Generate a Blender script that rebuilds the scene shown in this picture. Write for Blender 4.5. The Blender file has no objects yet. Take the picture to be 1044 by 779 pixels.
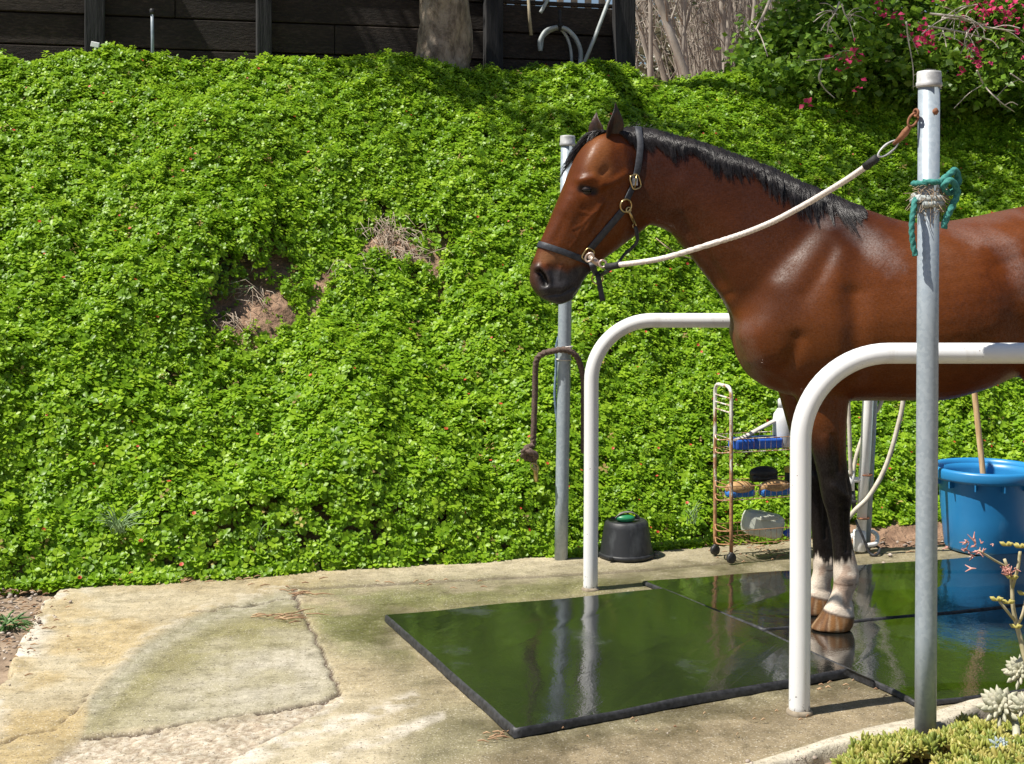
import bpy, bmesh, math, random
import numpy as np
from mathutils import Vector, Matrix
from mathutils.bvhtree import BVHTree
random.seed(7); rng = np.random.default_rng(11)
SC = bpy.context.scene; COL = SC.collection
R = math.radians
CH, FX, CX, HY = 1.48, 1400.0, 522.0, 240.0      # camera height, focal length, image centre, horizon

def at(px, py, Y): return Vector(((px-CX)*Y/FX, Y, CH-(py-HY)*Y/FX))
def gnd(px, py, z=0.0):
    Y = FX*(CH-z)/(py-HY); return Vector(((px-CX)*Y/FX, Y, z))

# ---------------------------------------------------------------- objects
ORIG = {}
def tag(o, label=None, cat=None, group=None, kind=None):
    if label: o['label'] = label
    if cat: o['category'] = cat
    if group: o['group'] = group
    if kind: o['kind'] = kind
    return o
def thing(name, loc, label, cat, group=None):
    o = bpy.data.objects.new(name, None); COL.objects.link(o)
    o.empty_display_size = .05
    o.location = loc; ORIG[o.name] = Vector(loc)
    return tag(o, label, cat, group)
def copy_tree(o, parent=None):
    c = o.copy(); COL.objects.link(c)
    if parent is not None: c.parent = parent
    for ch in list(o.children): copy_tree(ch, c)
    return c

def set_mesh(me, V, F, smooth=True):
    """V (n,3) array, F list of arrays of equal-size faces"""
    V = np.asarray(V, dtype=np.float32)
    me.vertices.add(len(V)); me.vertices.foreach_set('co', V.ravel())
    loops = np.concatenate([np.asarray(f, dtype=np.int32).ravel() for f in F])
    tot = np.concatenate([np.full(len(f), np.asarray(f).shape[1], dtype=np.int32) for f in F])
    st = np.concatenate([[0], np.cumsum(tot)[:-1]]).astype(np.int32)
    me.loops.add(len(loops)); me.loops.foreach_set('vertex_index', loops)
    me.polygons.add(len(tot)); me.polygons.foreach_set('loop_start', st)
    me.update(calc_edges=True)
    me.polygons.foreach_set('use_smooth', np.full(len(tot), bool(smooth)))
    me.validate(verbose=False); me.update()

class MB:
    def __init__(s): s.v = []; s.f = []; s.sm = []
    def add(s, verts, faces, smooth=True):
        b = len(s.v); s.v.extend([tuple(p) for p in verts])
        s.f.extend([tuple(b+i for i in f) for f in faces]); s.sm.extend([smooth]*len(faces)); return s
    def box(s, c, size, rot=None, bev=0.0):
        bm = bmesh.new(); bmesh.ops.create_cube(bm, size=1)
        for v in bm.verts: v.co = Vector((v.co.x*size[0], v.co.y*size[1], v.co.z*size[2]))
        if bev: bmesh.ops.bevel(bm, geom=bm.edges[:], offset=bev, segments=2, affect='EDGES', profile=.5)
        M = rot.to_4x4() if rot is not None else Matrix()
        return s.bm(bm, Matrix.Translation(Vector(c)) @ M, False)
    def bm(s, bm, M=None, smooth=True):
        bm.verts.index_update()
        vs = [(M @ v.co) if M is not None else v.co.copy() for v in bm.verts]
        s.add(vs, [[v.index for v in f.verts] for f in bm.faces], smooth); bm.free(); return s
    def tube(s, pts, r, seg=10, cap=True, lobes=0, twist=0.0, amp=.14, flat=None):
        pts = [Vector(p) for p in pts]; n = len(pts)
        rr = r if isinstance(r, (list, tuple, np.ndarray)) else [r]*n
        tan = [(pts[min(i+1, n-1)]-pts[max(i-1, 0)]).normalized() for i in range(n)]
        up = Vector((0, 0, 1)) if abs(tan[0].z) < .9 else Vector((1, 0, 0))
        a = (up - tan[0]*up.dot(tan[0])).normalized()
        vs = []; L = 0.0
        for i in range(n):
            a = (a - tan[i]*a.dot(tan[i]))
            a = a.normalized() if a.length > 1e-6 else tan[i].orthogonal().normalized()
            b = tan[i].cross(a)
            if i: L += (pts[i]-pts[i-1]).length
            for k in range(seg):
                t = 2*math.pi*k/seg
                q = rr[i]*(1+amp*math.cos(lobes*(t-twist*L))) if lobes else rr[i]
                vs.append(pts[i]+a*(q*math.cos(t))+b*(q*math.sin(t)*(flat or 1)))
        fs = [(i*seg+k, i*seg+(k+1) % seg, (i+1)*seg+(k+1) % seg, (i+1)*seg+k) for i in range(n-1) for k in range(seg)]
        if cap: fs += [tuple(reversed(range(seg))), tuple((n-1)*seg+k for k in range(seg))]
        return s.add(vs, fs)
    def lathe(s, prof, c=(0, 0, 0), seg=32, rot=None, cap=True):
        """prof: list of (radius, z)"""
        c = Vector(c); vs = []
        for r, z in prof:
            for k in range(seg):
                t = 2*math.pi*k/seg; p = Vector((r*math.cos(t), r*math.sin(t), z))
                vs.append(c + ((rot @ p) if rot is not None else p))
        n = len(prof)
        fs = [(i*seg+k, i*seg+(k+1) % seg, (i+1)*seg+(k+1) % seg, (i+1)*seg+k) for i in range(n-1) for k in range(seg)]
        if cap: fs += [tuple(reversed(range(seg))), tuple((n-1)*seg+k for k in range(seg))]
        return s.add(vs, fs)
    def ball(s, c, r, sub=2, sc=(1, 1, 1), rot=None):
        bm = bmesh.new(); bmesh.ops.create_icosphere(bm, subdivisions=sub, radius=r)
        M = Matrix.Translation(Vector(c)) @ (rot.to_4x4() if rot is not None else Matrix()) @ Matrix.Diagonal((*sc, 1))
        return s.bm(bm, M)
    def ring(s, c, R_, r, nrm, seg=20, sub=8, sx=1.0, ax=None):
        nrm = Vector(nrm).normalized(); a = (Vector(ax) if ax is not None else nrm.orthogonal())
        a = (a-nrm*a.dot(nrm)).normalized(); b = nrm.cross(a); c = Vector(c)
        vs = []
        for i in range(seg):
            t = 2*math.pi*i/seg
            e = 1/ (abs(math.cos(t))**4+abs(math.sin(t))**4)**.25 if sx < 0 else 1
            d = a*math.cos(t)*e + b*math.sin(t)*e*abs(sx)
            dn = d.normalized()
            for k in range(sub):
                q = 2*math.pi*k/sub
                vs.append(c+d*R_+dn*(r*math.cos(q))+nrm*(r*math.sin(q)))
        fs = [(i*sub+k, i*sub+(k+1) % sub, ((i+1) % seg)*sub+(k+1) % sub, ((i+1) % seg)*sub+k) for i in range(seg) for k in range(sub)]
        return s.add(vs, fs)
    def ribbon(s, pts, nrms, w, t):
        """flat strap: pts on its middle, nrms its outward normals"""
        n = len(pts); vs = []
        for i in range(n):
            tg = (pts[min(i+1, n-1)]-pts[max(i-1, 0)]).normalized(); nn = nrms[i]-tg*nrms[i].dot(tg); nn.normalize()
            sd = tg.cross(nn)
            ww = w[i] if isinstance(w, (list, tuple)) else w
            for (a, b) in ((-.5, -.5), (.5, -.5), (.5, .2), (.42, .5), (-.42, .5), (-.5, .2)):
                vs.append(pts[i]+sd*(a*ww)+nn*(b*t))
        fs = [(i*6+k, i*6+(k+1) % 6, (i+1)*6+(k+1) % 6, (i+1)*6+k) for i in range(n-1) for k in range(6)]
        fs += [tuple(reversed(range(6))), tuple((n-1)*6+k for k in range(6))]
        return s.add(vs, fs)
    def build(s, name, m, parent=None, origin=None, label=None):
        o0 = Vector((0, 0, 0))
        if parent is not None:
            p = parent
            while p.parent is not None: p = p.parent
            o0 = ORIG.get(p.name, Vector((0, 0, 0)))
        elif origin is not None: o0 = Vector(origin)
        me = bpy.data.meshes.new(name)
        me.from_pydata([tuple(Vector(v)-o0) for v in s.v], [], s.f); 
        me.polygons.foreach_set('use_smooth', s.sm)
        me.update()
        bm = bmesh.new(); bm.from_mesh(me); bmesh.ops.recalc_face_normals(bm, faces=bm.faces[:]); bm.to_mesh(me); bm.free()
        me.materials.append(m)
        o = bpy.data.objects.new(name, me); COL.objects.link(o)
        if parent is not None: o.parent = parent
        else: o.location = o0; ORIG[o.name] = o0
        if label: o['label'] = label
        return o

def crom(P, n):
    """Catmull-Rom through the points, n samples in all"""
    P = [np.asarray(p, float) for p in P]; k = len(P)-1; out = []
    for i in range(n):
        t = i/(n-1)*k; j = min(int(t), k-1); u = t-j
        p0 = P[j-1] if j else 2*P[0]-P[1]; p1 = P[j]; p2 = P[j+1]; p3 = P[j+2] if j+2 <= k else 2*P[k]-P[k-1]
        out.append(.5*(2*p1+(p2-p0)*u+(2*p0-5*p1+4*p2-p3)*u*u+(3*p1-p0-3*p2+p3)*u**3))
    return out
def spl(P, n): return [Vector(p) for p in crom(P, n)]

# ---------------------------------------------------------------- value noise
_T = rng.random((256, 256))
def vnoise(x, y):
    x = np.asarray(x, float); y = np.asarray(y, float)
    xi = np.floor(x).astype(int); yi = np.floor(y).astype(int); u = x-xi; v = y-yi
    u = u*u*(3-2*u); v = v*v*(3-2*v); g = lambda a, b: _T[a & 255, b & 255]
    return (g(xi, yi)*(1-u)+g(xi+1, yi)*u)*(1-v)+(g(xi, yi+1)*(1-u)+g(xi+1, yi+1)*u)*v
def fbm(x, y, o=4):
    s = 0; a = .5; t = 0
    for i in range(o):
        s = s+a*vnoise(x*2**i+17.3*i, y*2**i+5.1*i); t += a; a *= .5
    return s/t
def sstep(a, b, x):
    t = np.clip((np.asarray(x, float)-a)/(b-a), 0, 1); return t*t*(3-2*t)
def polydist(x, y, P, closed=False):
    """distance from points to a polyline"""
    d = np.full(np.shape(x), 1e9)
    Q = list(P)+([P[0]] if closed else [])
    for (ax, ay), (bx, by) in zip(Q[:-1], Q[1:]):
        dx, dy = bx-ax, by-ay; L = dx*dx+dy*dy+1e-12
        t = np.clip(((x-ax)*dx+(y-ay)*dy)/L, 0, 1)
        d = np.minimum(d, np.hypot(x-ax-t*dx, y-ay-t*dy))
    return d
def inpoly(x, y, P):
    ins = np.zeros(np.shape(x), bool)
    for (ax, ay), (bx, by) in zip(P, P[1:]+P[:1]):
        c = (ay > y) != (by > y)
        ins ^= c & (x < (bx-ax)*(y-ay)/((by-ay) if by != ay else 1e-9)+ax)
    return ins
def softpoly(x, y, P, w):
    d = polydist(x, y, P, True); s = np.where(inpoly(x, y, P), d, -d)
    return sstep(-w, w, s)

# ---------------------------------------------------------------- materials
class NT:
    def __init__(s, name):
        s.m = bpy.data.materials.new(name); s.m.use_nodes = True
        s.t = s.m.node_tree; s.t.nodes.clear()
        s.out = s.n('ShaderNodeOutputMaterial'); s.p = s.n('ShaderNodeBsdfPrincipled')
        s.l(s.p.outputs[0], s.out.inputs[0])
    def n(s, t, **kw):
        o = s.t.nodes.new(t)
        for k, v in kw.items(): setattr(o, k, v)
        return o
    def l(s, a, b): s.t.links.new(a, b)
    def coord(s, kind='Object', scale=(1, 1, 1), rot=(0, 0, 0)):
        c = s.n('ShaderNodeTexCoord'); mp = s.n('ShaderNodeMapping'); s.l(c.outputs[kind], mp.inputs[0])
        mp.inputs['Scale'].default_value = scale; mp.inputs['Rotation'].default_value = rot; return mp.outputs[0]
    def noise(s, scale, co=None, detail=4, rough=.55, dist=0):
        o = s.n('ShaderNodeTexNoise'); o.inputs['Scale'].default_value = scale; o.inputs['Detail'].default_value = detail
        o.inputs['Roughness'].default_value = rough; o.inputs['Distortion'].default_value = dist
        s.l(co if co is not None else s.coord(), o.inputs['Vector']); return o.outputs[0]
    def ramp(s, fac, stops):
        o = s.n('ShaderNodeValToRGB'); s.l(fac, o.inputs[0]); e = o.color_ramp.elements
        while len(e) < len(stops): e.new(.5)
        for q, (p, c) in zip(e, stops):
            q.position = p; q.color = (*c, 1) if len(c) == 3 else c
        return o.outputs[0]
    def mix(s, fac, a, b, mode='MIX'):
        o = s.n('ShaderNodeMix', data_type='RGBA', blend_type=mode)
        for k, v in (('Factor', fac), ('A', a), ('B', b)):
            sk = [i for i in o.inputs if i.name == k and (i.type == 'RGBA' if k != 'Factor' else i.type == 'VALUE')][0]
            if isinstance(v, (int, float)): sk.default_value = v
            elif isinstance(v, (tuple, list)): sk.default_value = (*v, 1) if len(v) == 3 else v
            else: s.l(v, sk)
        return [i for i in o.outputs if i.type == 'RGBA'][0]
    def math(s, op, a, b=0.0, clamp=False):
        o = s.n('ShaderNodeMath', operation=op, use_clamp=clamp)
        for i, v in enumerate((a, b)):
            if isinstance(v, (int, float)): o.inputs[i].default_value = v
            else: s.l(v, o.inputs[i])
        return o.outputs[0]
    def attr(s, name):
        o = s.n('ShaderNodeAttribute'); o.attribute_name = name; return o
    def bump(s, h, strength=.3, dist=.01, nrm=None):
        o = s.n('ShaderNodeBump'); o.inputs['Strength'].default_value = strength; o.inputs['Distance'].default_value = dist
        s.l(h, o.inputs['Height'])
        if nrm is not None: s.l(nrm, o.inputs['Normal'])
        s.l(o.outputs[0], s.p.inputs['Normal']); return o.outputs[0]
    def set(s, **kw):
        for k, v in kw.items():
            k = {'base': 'Base Color', 'rough': 'Roughness', 'metal': 'Metallic', 'spec': 'Specular IOR Level', 'coat': 'Coat Weight', 'coatr': 'Coat Roughness', 'sub': 'Subsurface Weight', 'sheen': 'Sheen Weight', 'ior': 'IOR', 'trans': 'Transmission Weight'}[k]
            i = s.p.inputs[k]
            if isinstance(v, (int, float)): i.default_value = v
            elif isinstance(v, tuple): i.default_value = (*v, 1) if len(v) == 3 else v
            else: s.l(v, i)
        return s

def simple(name, c1, c2, scale=12, rough=.5, metal=0, spec=.5, bump=.0, bscale=60, bdist=.002, rvar=.0, stretch=(1, 1, 1), lo=.35, hi=.65):
    t = NT(name); co = t.coord(scale=stretch)
    t.set(base=t.ramp(t.noise(scale, co, 5), [(lo, c1), (hi, c2)]), metal=metal, spec=spec)
    if rvar: t.set(rough=t.math('ADD', t.math('MULTIPLY', t.noise(scale*2, co), rvar*2), rough-rvar))
    else: t.set(rough=rough)
    if bump: t.bump(t.noise(bscale, co, 5), bump, bdist)
    return t.m

def chips(name, paint, under, scale=9, amount=.36, rough=.35, metal_under=0.0, pv=None):
    """paint with chipped or rusted patches"""
    t = NT(name); n = t.noise(scale, None, 7, .65)
    f = t.ramp(n, [(amount-.015, (1, 1, 1)), (amount+.015, (0, 0, 0))])
    big = t.ramp(t.noise(3.1, None, 4), [(.3, tuple(c*.86 for c in paint)), (.7, paint)])
    u = t.ramp(t.noise(30, None, 3), [(.3, tuple(c*.6 for c in under)), (.7, under)])
    t.set(base=t.mix(f, big, u), rough=t.math('ADD', t.math('MULTIPLY', f, .4), rough))
    t.bump(f, -.3, .0015)
    return t.m

def leafmat(name, c_dark, c_mid, c_light, rough=.38, tr=.28, spot=None, use_obj=True, vcol=None, spec=.45):
    t = NT(name)
    if use_obj:
        r = t.n('ShaderNodeObjectInfo').outputs['Random']
    else:
        a = t.attr(vcol or 'rnd'); r = a.outputs['Fac']
    base = t.ramp(r, [(0, c_dark), (.45, c_mid), (1, c_light)])
    n = t.noise(60, None, 2)
    base = t.mix(t.math('MULTIPLY', n, .35), base, tuple(min(1, c*1.5) for c in c_light))
    t.set(base=base, rough=rough, spec=spec)
    tl = t.n('ShaderNodeBsdfTranslucent'); t.l(t.mix(.6, base, tuple(min(1, c*1.9) for c in c_light)), tl.inputs[0])
    mx = t.n('ShaderNodeMixShader'); mx.inputs[0].default_value = tr
    t.l(t.p.outputs[0], mx.inputs[1]); t.l(tl.outputs[0], mx.inputs[2]); t.l(mx.outputs[0], t.out.inputs[0])
    return t.m

# ---------------------------------------------------------------- camera, sun, sky
cam = bpy.data.objects.new('camera', bpy.data.cameras.new('camera')); COL.objects.link(cam); SC.camera = cam
cam.location = (0, 0, CH); cam.rotation_euler = (R(90), 0, 0)
cam.data.sensor_width = 36; cam.data.lens = 36*FX/1044; cam.data.shift_y = -149.5/1044; cam.data.clip_end = 2000
SUN_EL, SUN_AZ_TO = 60.0, Vector((-.93, -.36, 0)).normalized()     # direction towards the sun
sd = Vector((SUN_AZ_TO.x*math.cos(R(SUN_EL)), SUN_AZ_TO.y*math.cos(R(SUN_EL)), math.sin(R(SUN_EL))))
sun = bpy.data.objects.new('sun', bpy.data.lights.new('sun', 'SUN')); COL.objects.link(sun)
sun.data.energy = 5.0; sun.data.angle = R(.53); sun.data.color = (1, .95, .86); sun.location = sd*30
sun.rotation_euler = sd.to_track_quat('Z', 'Y').to_euler()
W = bpy.data.worlds.new('World'); SC.world = W; W.use_nodes = True
sky = W.node_tree.nodes.new('ShaderNodeTexSky'); sky.sky_type = 'NISHITA'; sky.sun_disc = False
sky.sun_elevation = R(SUN_EL); sky.sun_rotation = math.atan2(sd.x, sd.y); sky.air_density = 1.0; sky.dust_density = .6
bg = W.node_tree.nodes['Background']; W.node_tree.links.new(sky.outputs[0], bg.inputs[0]); bg.inputs[1].default_value = .06
SC.view_settings.view_transform = 'Standard'; SC.view_settings.look = 'None'; SC.view_settings.exposure = 0.5; SC.view_settings.gamma = 1
SC.cycles.max_bounces = 6; SC.cycles.transparent_max_bounces = 4
try:
    SC.cycles.use_denoising = True; SC.cycles.denoiser = 'OPENIMAGEDENOISE'
    SC.cycles.denoising_prefilter = 'ACCURATE'
except Exception: pass
# ---------------------------------------------------------------- the bank: a slope rising to a wall
PHI = math.atan(.27); CP, SP = math.cos(PHI), math.sin(PHI); Y0 = 6.36; VT = 2.62; HT = 2.42
def uv(X, Y): return X*CP+(Y-Y0)*SP, -X*SP+(Y-Y0)*CP
def xy(u, v): return u*CP-v*SP, Y0+u*SP+v*CP
def soil_h(u, v):
    v = np.asarray(v, float); u = np.asarray(u, float)
    t = np.clip(v/VT, 0, 1)
    h = HT*(t*.93+.07*t*t*(3-2*t))
    h = np.where(v > VT, HT+(v-VT)*.02, h)
    lump = (fbm(u*.9+3, v*.9+9, 3)-.5)*.34*np.clip(v/.5, 0, 1)*np.clip((VT-.2-v)/.6, 0, 1)
    return np.where(v < 0, -.03+np.maximum(v, -.3)*.2+.10*sstep(1.5, 1.72, u)*sstep(-.5, -.05, v), h+lump+.04*sstep(1.5, 1.72, u)*sstep(.4, 0, v))
def canopy(u, v):
    """thickness of the plant cover over the soil, along the vertical"""
    m = fbm(u*1.55+40, v*1.55+7, 3); q = fbm(u*5.2+11, v*5.2+70, 2)
    t = .07+.27*np.clip((m-.3)*1.9, 0, 1)+.16*(q-.5)
    t = np.where(v > 1.9, t*(1-.5*sstep(1.9, 2.5, v))+.05*sstep(1.9, 2.5, v), t)
    return t*sstep(-.14, .12, v)
def on_bank(px, py, lift=0.0):
    Y = 5.0
    while Y < 14:
        p = at(px, py, Y); u, v = uv(p.x, p.y)
        if p.z <= float(soil_h(u, v))+lift: return p
        Y += .01
    return at(px, py, 9.5)
def uvp(px, py):
    p = on_bank(px, py, .1); return tuple(float(a) for a in uv(p.x, p.y))

BARE = [[uvp(*p) for p in P] for P in (
    [(212, 320), (236, 302), (250, 276), (284, 274), (302, 294), (296, 318), (280, 332), (270, 348), (230, 348), (216, 337)],
    [(292, 292), (318, 268), (352, 256), (350, 278), (318, 294), (298, 300)],
    [(424, 238), (444, 240), (464, 245), (452, 268), (450, 300), (460, 314), (440, 312), (428, 284)],
    [(376, 224), (402, 212), (426, 226), (430, 258), (404, 268), (382, 248)],
    [(868, 536), (905, 528), (950, 530), (1044, 545), (1100, 545), (1100, 590), (860, 590)],
    [(742, 545), (812, 540), (812, 590), (735, 590)])]
def bare(u, v):
    w = np.zeros(np.shape(u))
    ju = u+(fbm(u*9, v*9, 2)-.5)*.22; jv = v+(fbm(u*9+50, v*9+31, 2)-.5)*.22
    for P in BARE: w = np.maximum(w, softpoly(ju, jv, P, .06))
    return w

us = np.arange(-9, 14.01, .035); vs_ = np.concatenate([np.arange(-.9, 3.2, .03), np.geomspace(3.2, 60, 26)])
U, Vv = np.meshgrid(us, vs_); 
Zs = soil_h(U, Vv)+(fbm(U*7, Vv*7, 4)-.5)*.07*sstep(-.4, .3, Vv)
Zs = Zs+(.02+.07*(fbm(U*6, Vv*6, 3)-.3)+.075*(fbm(U*19, Vv*19, 2)-.5))*bare(U, Vv)*sstep(.25, .5, Vv)
Xs, Ys = xy(U, Vv); nv, nu = U.shape
idx = np.arange(nv*nu).reshape(nv, nu)
quads = np.stack([idx[:-1, :-1], idx[:-1, 1:], idx[1:, 1:], idx[1:, :-1]], -1).reshape(-1, 4)
me = bpy.data.meshes.new('bank_soil'); set_mesh(me, np.stack([Xs, Ys, Zs], -1).reshape(-1, 3), [quads])
m_soil = simple('soil', (.15, .085, .052), (.40, .255, .165), 9, .95, bump=1.0, bscale=30, bdist=.03, lo=.3, hi=.7)
me.materials.append(m_soil); bank = bpy.data.objects.new('bank_terrain', me); COL.objects.link(bank); tag(bank, kind='structure')

# the wide ground in front and around
me = bpy.data.meshes.new('ground')
g = np.array([-160, -60, -20, -8, -5, -4, -3.4]+list(np.arange(-3.2, 4.61, .1))+[5, 7, 12, 30, 80, 160.])
h = np.array([-160, -60, -20, -6, 0, 1.5]+list(np.arange(2.4, 7.6, .1))+[8, 9])
GX, GY = np.meshgrid(g, h)
GZ = -.035+(fbm(GX*3, GY*3, 3)-.5)*.04
Gi = np.arange(GX.size).reshape(GX.shape)
set_mesh(me, np.stack([GX, GY, GZ], -1).reshape(-1, 3), [np.stack([Gi[:-1, :-1], Gi[:-1, 1:], Gi[1:, 1:], Gi[1:, :-1]], -1).reshape(-1, 4)])
m_dirt = simple('dirt', (.13, .085, .055), (.36, .27, .19), 9, .95, bump=.8, bscale=60, bdist=.012)
me.materials.append(m_dirt); o = bpy.data.objects.new('ground', me); COL.objects.link(o); tag(o, kind='structure')

# ---------------------------------------------------------------- wash-rack concrete
def PP(P): return [(gnd(*p).x, gnd(*p).y) for p in P]
step = .0085
cx = np.arange(-2.75, 3.6, step); cy = np.arange(3.55, 7.35, step)
# coarser to the far right, which the mats cover
X, Y = np.meshgrid(cx, cy); 
px = CX+FX*X/Y; py = HY+FX*CH/Y                      # only to place the stains where they lie
edge_l = PP([(62, 596), (40, 618), (20, 652), (-6, 700), (-60, 790), (-200, 1000)])
jit = (fbm(X*6, Y*6, 3)-.5)*.13
outside = np.zeros(X.shape)
EL = edge_l; xl = np.interp(Y, [p[1] for p in EL][::-1], [p[0] for p in EL][::-1])
outside = sstep(.02, -.02, X-xl-jit)
front = PP([(300, 1100), (500, 900), (700, 806), (790, 782), (850, 764), (905, 752), (943, 744), (1000, 724), (1044, 712), (1300, 660)])
yf = np.interp(X, [p[0] for p in front], [p[1] for p in front])+jit*.3
outside = np.maximum(outside, sstep(.015, -.015, Y-yf))
yb = Y0+X*math.tan(PHI)+.20
yb = yb-.53*sstep(1.55, 1.75, X)
n1 = fbm(X*1.3, Y*1.3, 5); n2 = fbm(X*5+9, Y*5, 4); n3 = fbm(X*22, Y*22, 4); n4 = fbm(X*70, Y*16, 3)
# brushed lines
brush = fbm(X*6+Y*2, (Y*CP-X*SP)*95, 3)
def C(*c): return np.array(c)
def lay(base, col, w): return base*(1-w[..., None])+np.asarray(col)*w[..., None]
col = np.ones(X.shape+(3,))*C(.36, .295, .18)
col = lay(col, C(.47, .405, .28), sstep(.4, .7, n1))
col = lay(col, C(.42, .31, .14), .7*sstep(.35, .62, n2)*softpoly(px, py, [(60, 610), (330, 590), (250, 620), (150, 665), (100, 720), (80, 790), (-40, 790), (-20, 700)], 30))
# far strip and middle apron
col = lay(col, C(.20, .178, .098), .92*softpoly(px, py, [(330, 600), (560, 585), (760, 560), (1100, 560), (1100, 700), (700, 900), (380, 900), (420, 720), (360, 640)], 30)*sstep(.25, .6, n1))
col = lay(col, C(.165, .17, .055), .92*softpoly(px, py, [(298, 602), (420, 596), (600, 588), (660, 592), (560, 612), (420, 626), (392, 640), (420, 668), (350, 664), (325, 650)], 18)*sstep(.28, .55, n2))
# old slab patch
PATCH = [(86, 748), (92, 712), (150, 655), (212, 622), (298, 602), (318, 640), (338, 680), (346, 704), (330, 714), (200, 735)]
wp = softpoly(px, py, PATCH, 5)
col = lay(col, C(.33, .30, .20), wp*.9)
col = lay(col, C(.21, .19, .075), wp*.88*softpoly(px, py, [(90, 745), (130, 690), (210, 632), (300, 606), (325, 645), (250, 668), (180, 690)], 22)*sstep(.25, .5, fbm(X*3+20, Y*3, 4)))
col = lay(col, C(.46, .42, .34), wp*.8*softpoly(px, py, [(170, 700), (230, 668), (320, 650), (338, 690), (320, 710), (190, 730)], 20)*sstep(.3, .6, n2))
ebd = polydist(px, py, [(100, 715), (150, 657), (212, 624), (298, 603)])
col = lay(col, C(.29, .28, .21), .38*sstep(20, 4, ebd)*wp); col = lay(col, C(.46, .42, .34), .5*sstep(9, 2, np.abs(ebd-6))*sstep(.4, .6, n3)*(1-wp*.3))
drip = sstep(.62, .72, fbm(px*.09, py*.012, 2)); col = lay(col, C(.20, .17, .08), .18*wp*drip)
# exposed gravel strip
AGG = [(84, 752), (200, 737), (345, 712), (310, 732), (262, 758), (225, 783), (180, 830), (20, 830), (40, 785)]
wa = softpoly(px, py, AGG, 3+3*n3)
peb = fbm(X*95, Y*95, 2)
col = lay(col, C(.47, .40, .30), wa); col = lay(col, C(.27, .20, .14), wa*.7*sstep(.52, .34, peb)); col = lay(col, C(.60, .54, .45), wa*.7*sstep(.55, .7, peb))
# flaking pale edge on the left
fl = sstep(48, 8, px-np.interp(py, [596, 652, 700, 790], [62, 20, -6, -60]))*sstep(.44, .52, fbm(X*7, Y*4, 4))
col = lay(col, C(.60, .56, .49), fl*.75)
# worn pale streaks on the lower right of the apron
for L, w0 in (([(215, 790), (300, 752), (420, 712)], 7), ([(255, 815), (360, 762), (450, 728)], 5), ([(215, 792), (262, 760), (310, 734), (348, 712)], 4)):
    col = lay(col, C(.58, .53, .46), .7*sstep(w0*1.6, w0*.4, polydist(px, py, L)+8*(n2-.5))*sstep(.3, .6, n3))
col = lay(col, C(.27, .21, .13), .8*softpoly(px, py, [(380, 800), (520, 765), (700, 735), (870, 700), (920, 712), (930, 738), (800, 770), (700, 830), (380, 900)], 14))
col = lay(col, C(.17, .13, .085), .55*sstep(.55, .72, fbm(X*3+3, Y*9, 4))*softpoly(px, py, [(480, 800), (520, 765), (870, 700), (900, 730), (760, 790)], 14))
# pale trowelled lip along the front
lipd = polydist(px, py, [(700, 812), (790, 785), (850, 766), (943, 744), (1044, 712), (1200, 680)])
lip = sstep(13, 8, np.abs(lipd-4)+6*(n2-.5))
col = lay(col, C(.62, .56, .45), lip*.9)
# the seam across the back
seam = np.minimum(polydist(px, py, [(298, 600), (420, 593), (560, 586), (660, 580), (820, 565)]), 99)
# fine grain
col *= (1+.34*(n3-.5)+.22*(brush-.5)+.16*(n4-.5))[..., None]
col = lay(col, col*.62, .6*sstep(.66, .8, n4)*sstep(.5, .7, n2))
col = np.clip(col, .02, .85)
# cracks
jx, jy = px+9*(fbm(X*16, Y*16, 3)-.5), py+6*(fbm(X*16+7, Y*16+3, 3)-.5)
ck = np.full(X.shape, 1e9); X0, Y0_ = X, Y
for L, w in (([(298, 603), (309, 625), (322, 650), (335, 680), (346, 705), (334, 713)], 1.6), ([(334, 713), (280, 722), (200, 735), (86, 750)], .9),
             ([(0, 756), (34, 746), (52, 742)], 1.0), ([(52, 742), (76, 722), (84, 716), (92, 702), (100, 690)], .5), ([(200, 624), (240, 618), (298, 608)], .55), ([(346, 705), (300, 738), (262, 758), (226, 783)], .6)):
    ck = np.minimum(ck, polydist(jx, jy, L)/w)
crk = sstep(1.55, .55, ck+1.2*(fbm(X0*60, Y0_*60, 2)-.5))
col = lay(col, C(.055, .03, .022), crk*.92)
col = lay(col, C(.10, .075, .05), .6*sstep(2.0, .8, seam))
wet = softpoly(px, py, [(330, 640), (400, 606), (560, 588), (760, 560), (1200, 560), (1200, 720), (930, 735), (860, 735), (520, 790), (440, 720)], 25)*sstep(.25, .55, n1)
Z = (n2-.5)*.006+(n3-.5)*.0035*(1+wa*4)+(peb-.5)*.006*wa-.012*crk-.008*wa+.010*lip-.004*sstep(2, .8, seam)+(brush-.5)*.002
Z = Z-.11*outside-.09*sstep(0, .02, Y-yb-jit*.6)-.004
# a slight fall and worn hollow
Z += .010*sstep(20, 0, ebd)*(1-wp)
me = bpy.data.meshes.new('concrete_pad'); ny, nx = X.shape; I = np.arange(ny*nx).reshape(ny, nx)
drop = (outside > .99) | (Y-yb > .1)
keep = ~(drop[:-1, :-1] & drop[:-1, 1:] & drop[1:, 1:] & drop[1:, :-1])
Q = np.stack([I[:-1, :-1], I[:-1, 1:], I[1:, 1:], I[1:, :-1]], -1)[keep]
used = np.zeros(ny*nx, bool); used[Q.ravel()] = True; remap = np.cumsum(used)-1
set_mesh(me, np.stack([X, Y, Z], -1).reshape(-1, 3)[used], [remap[Q]])
ca = me.color_attributes.new('tint', 'FLOAT_COLOR', 'POINT')
ca.data.foreach_set('color', np.concatenate([col.reshape(-1, 3)[used], wet.reshape(-1, 1)[used]], 1).astype(np.float32).ravel())
t = NT('concrete'); a = t.attr('tint')
fn = t.noise(240, None, 3); sp = t.noise(75, None, 4, .7)
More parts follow.
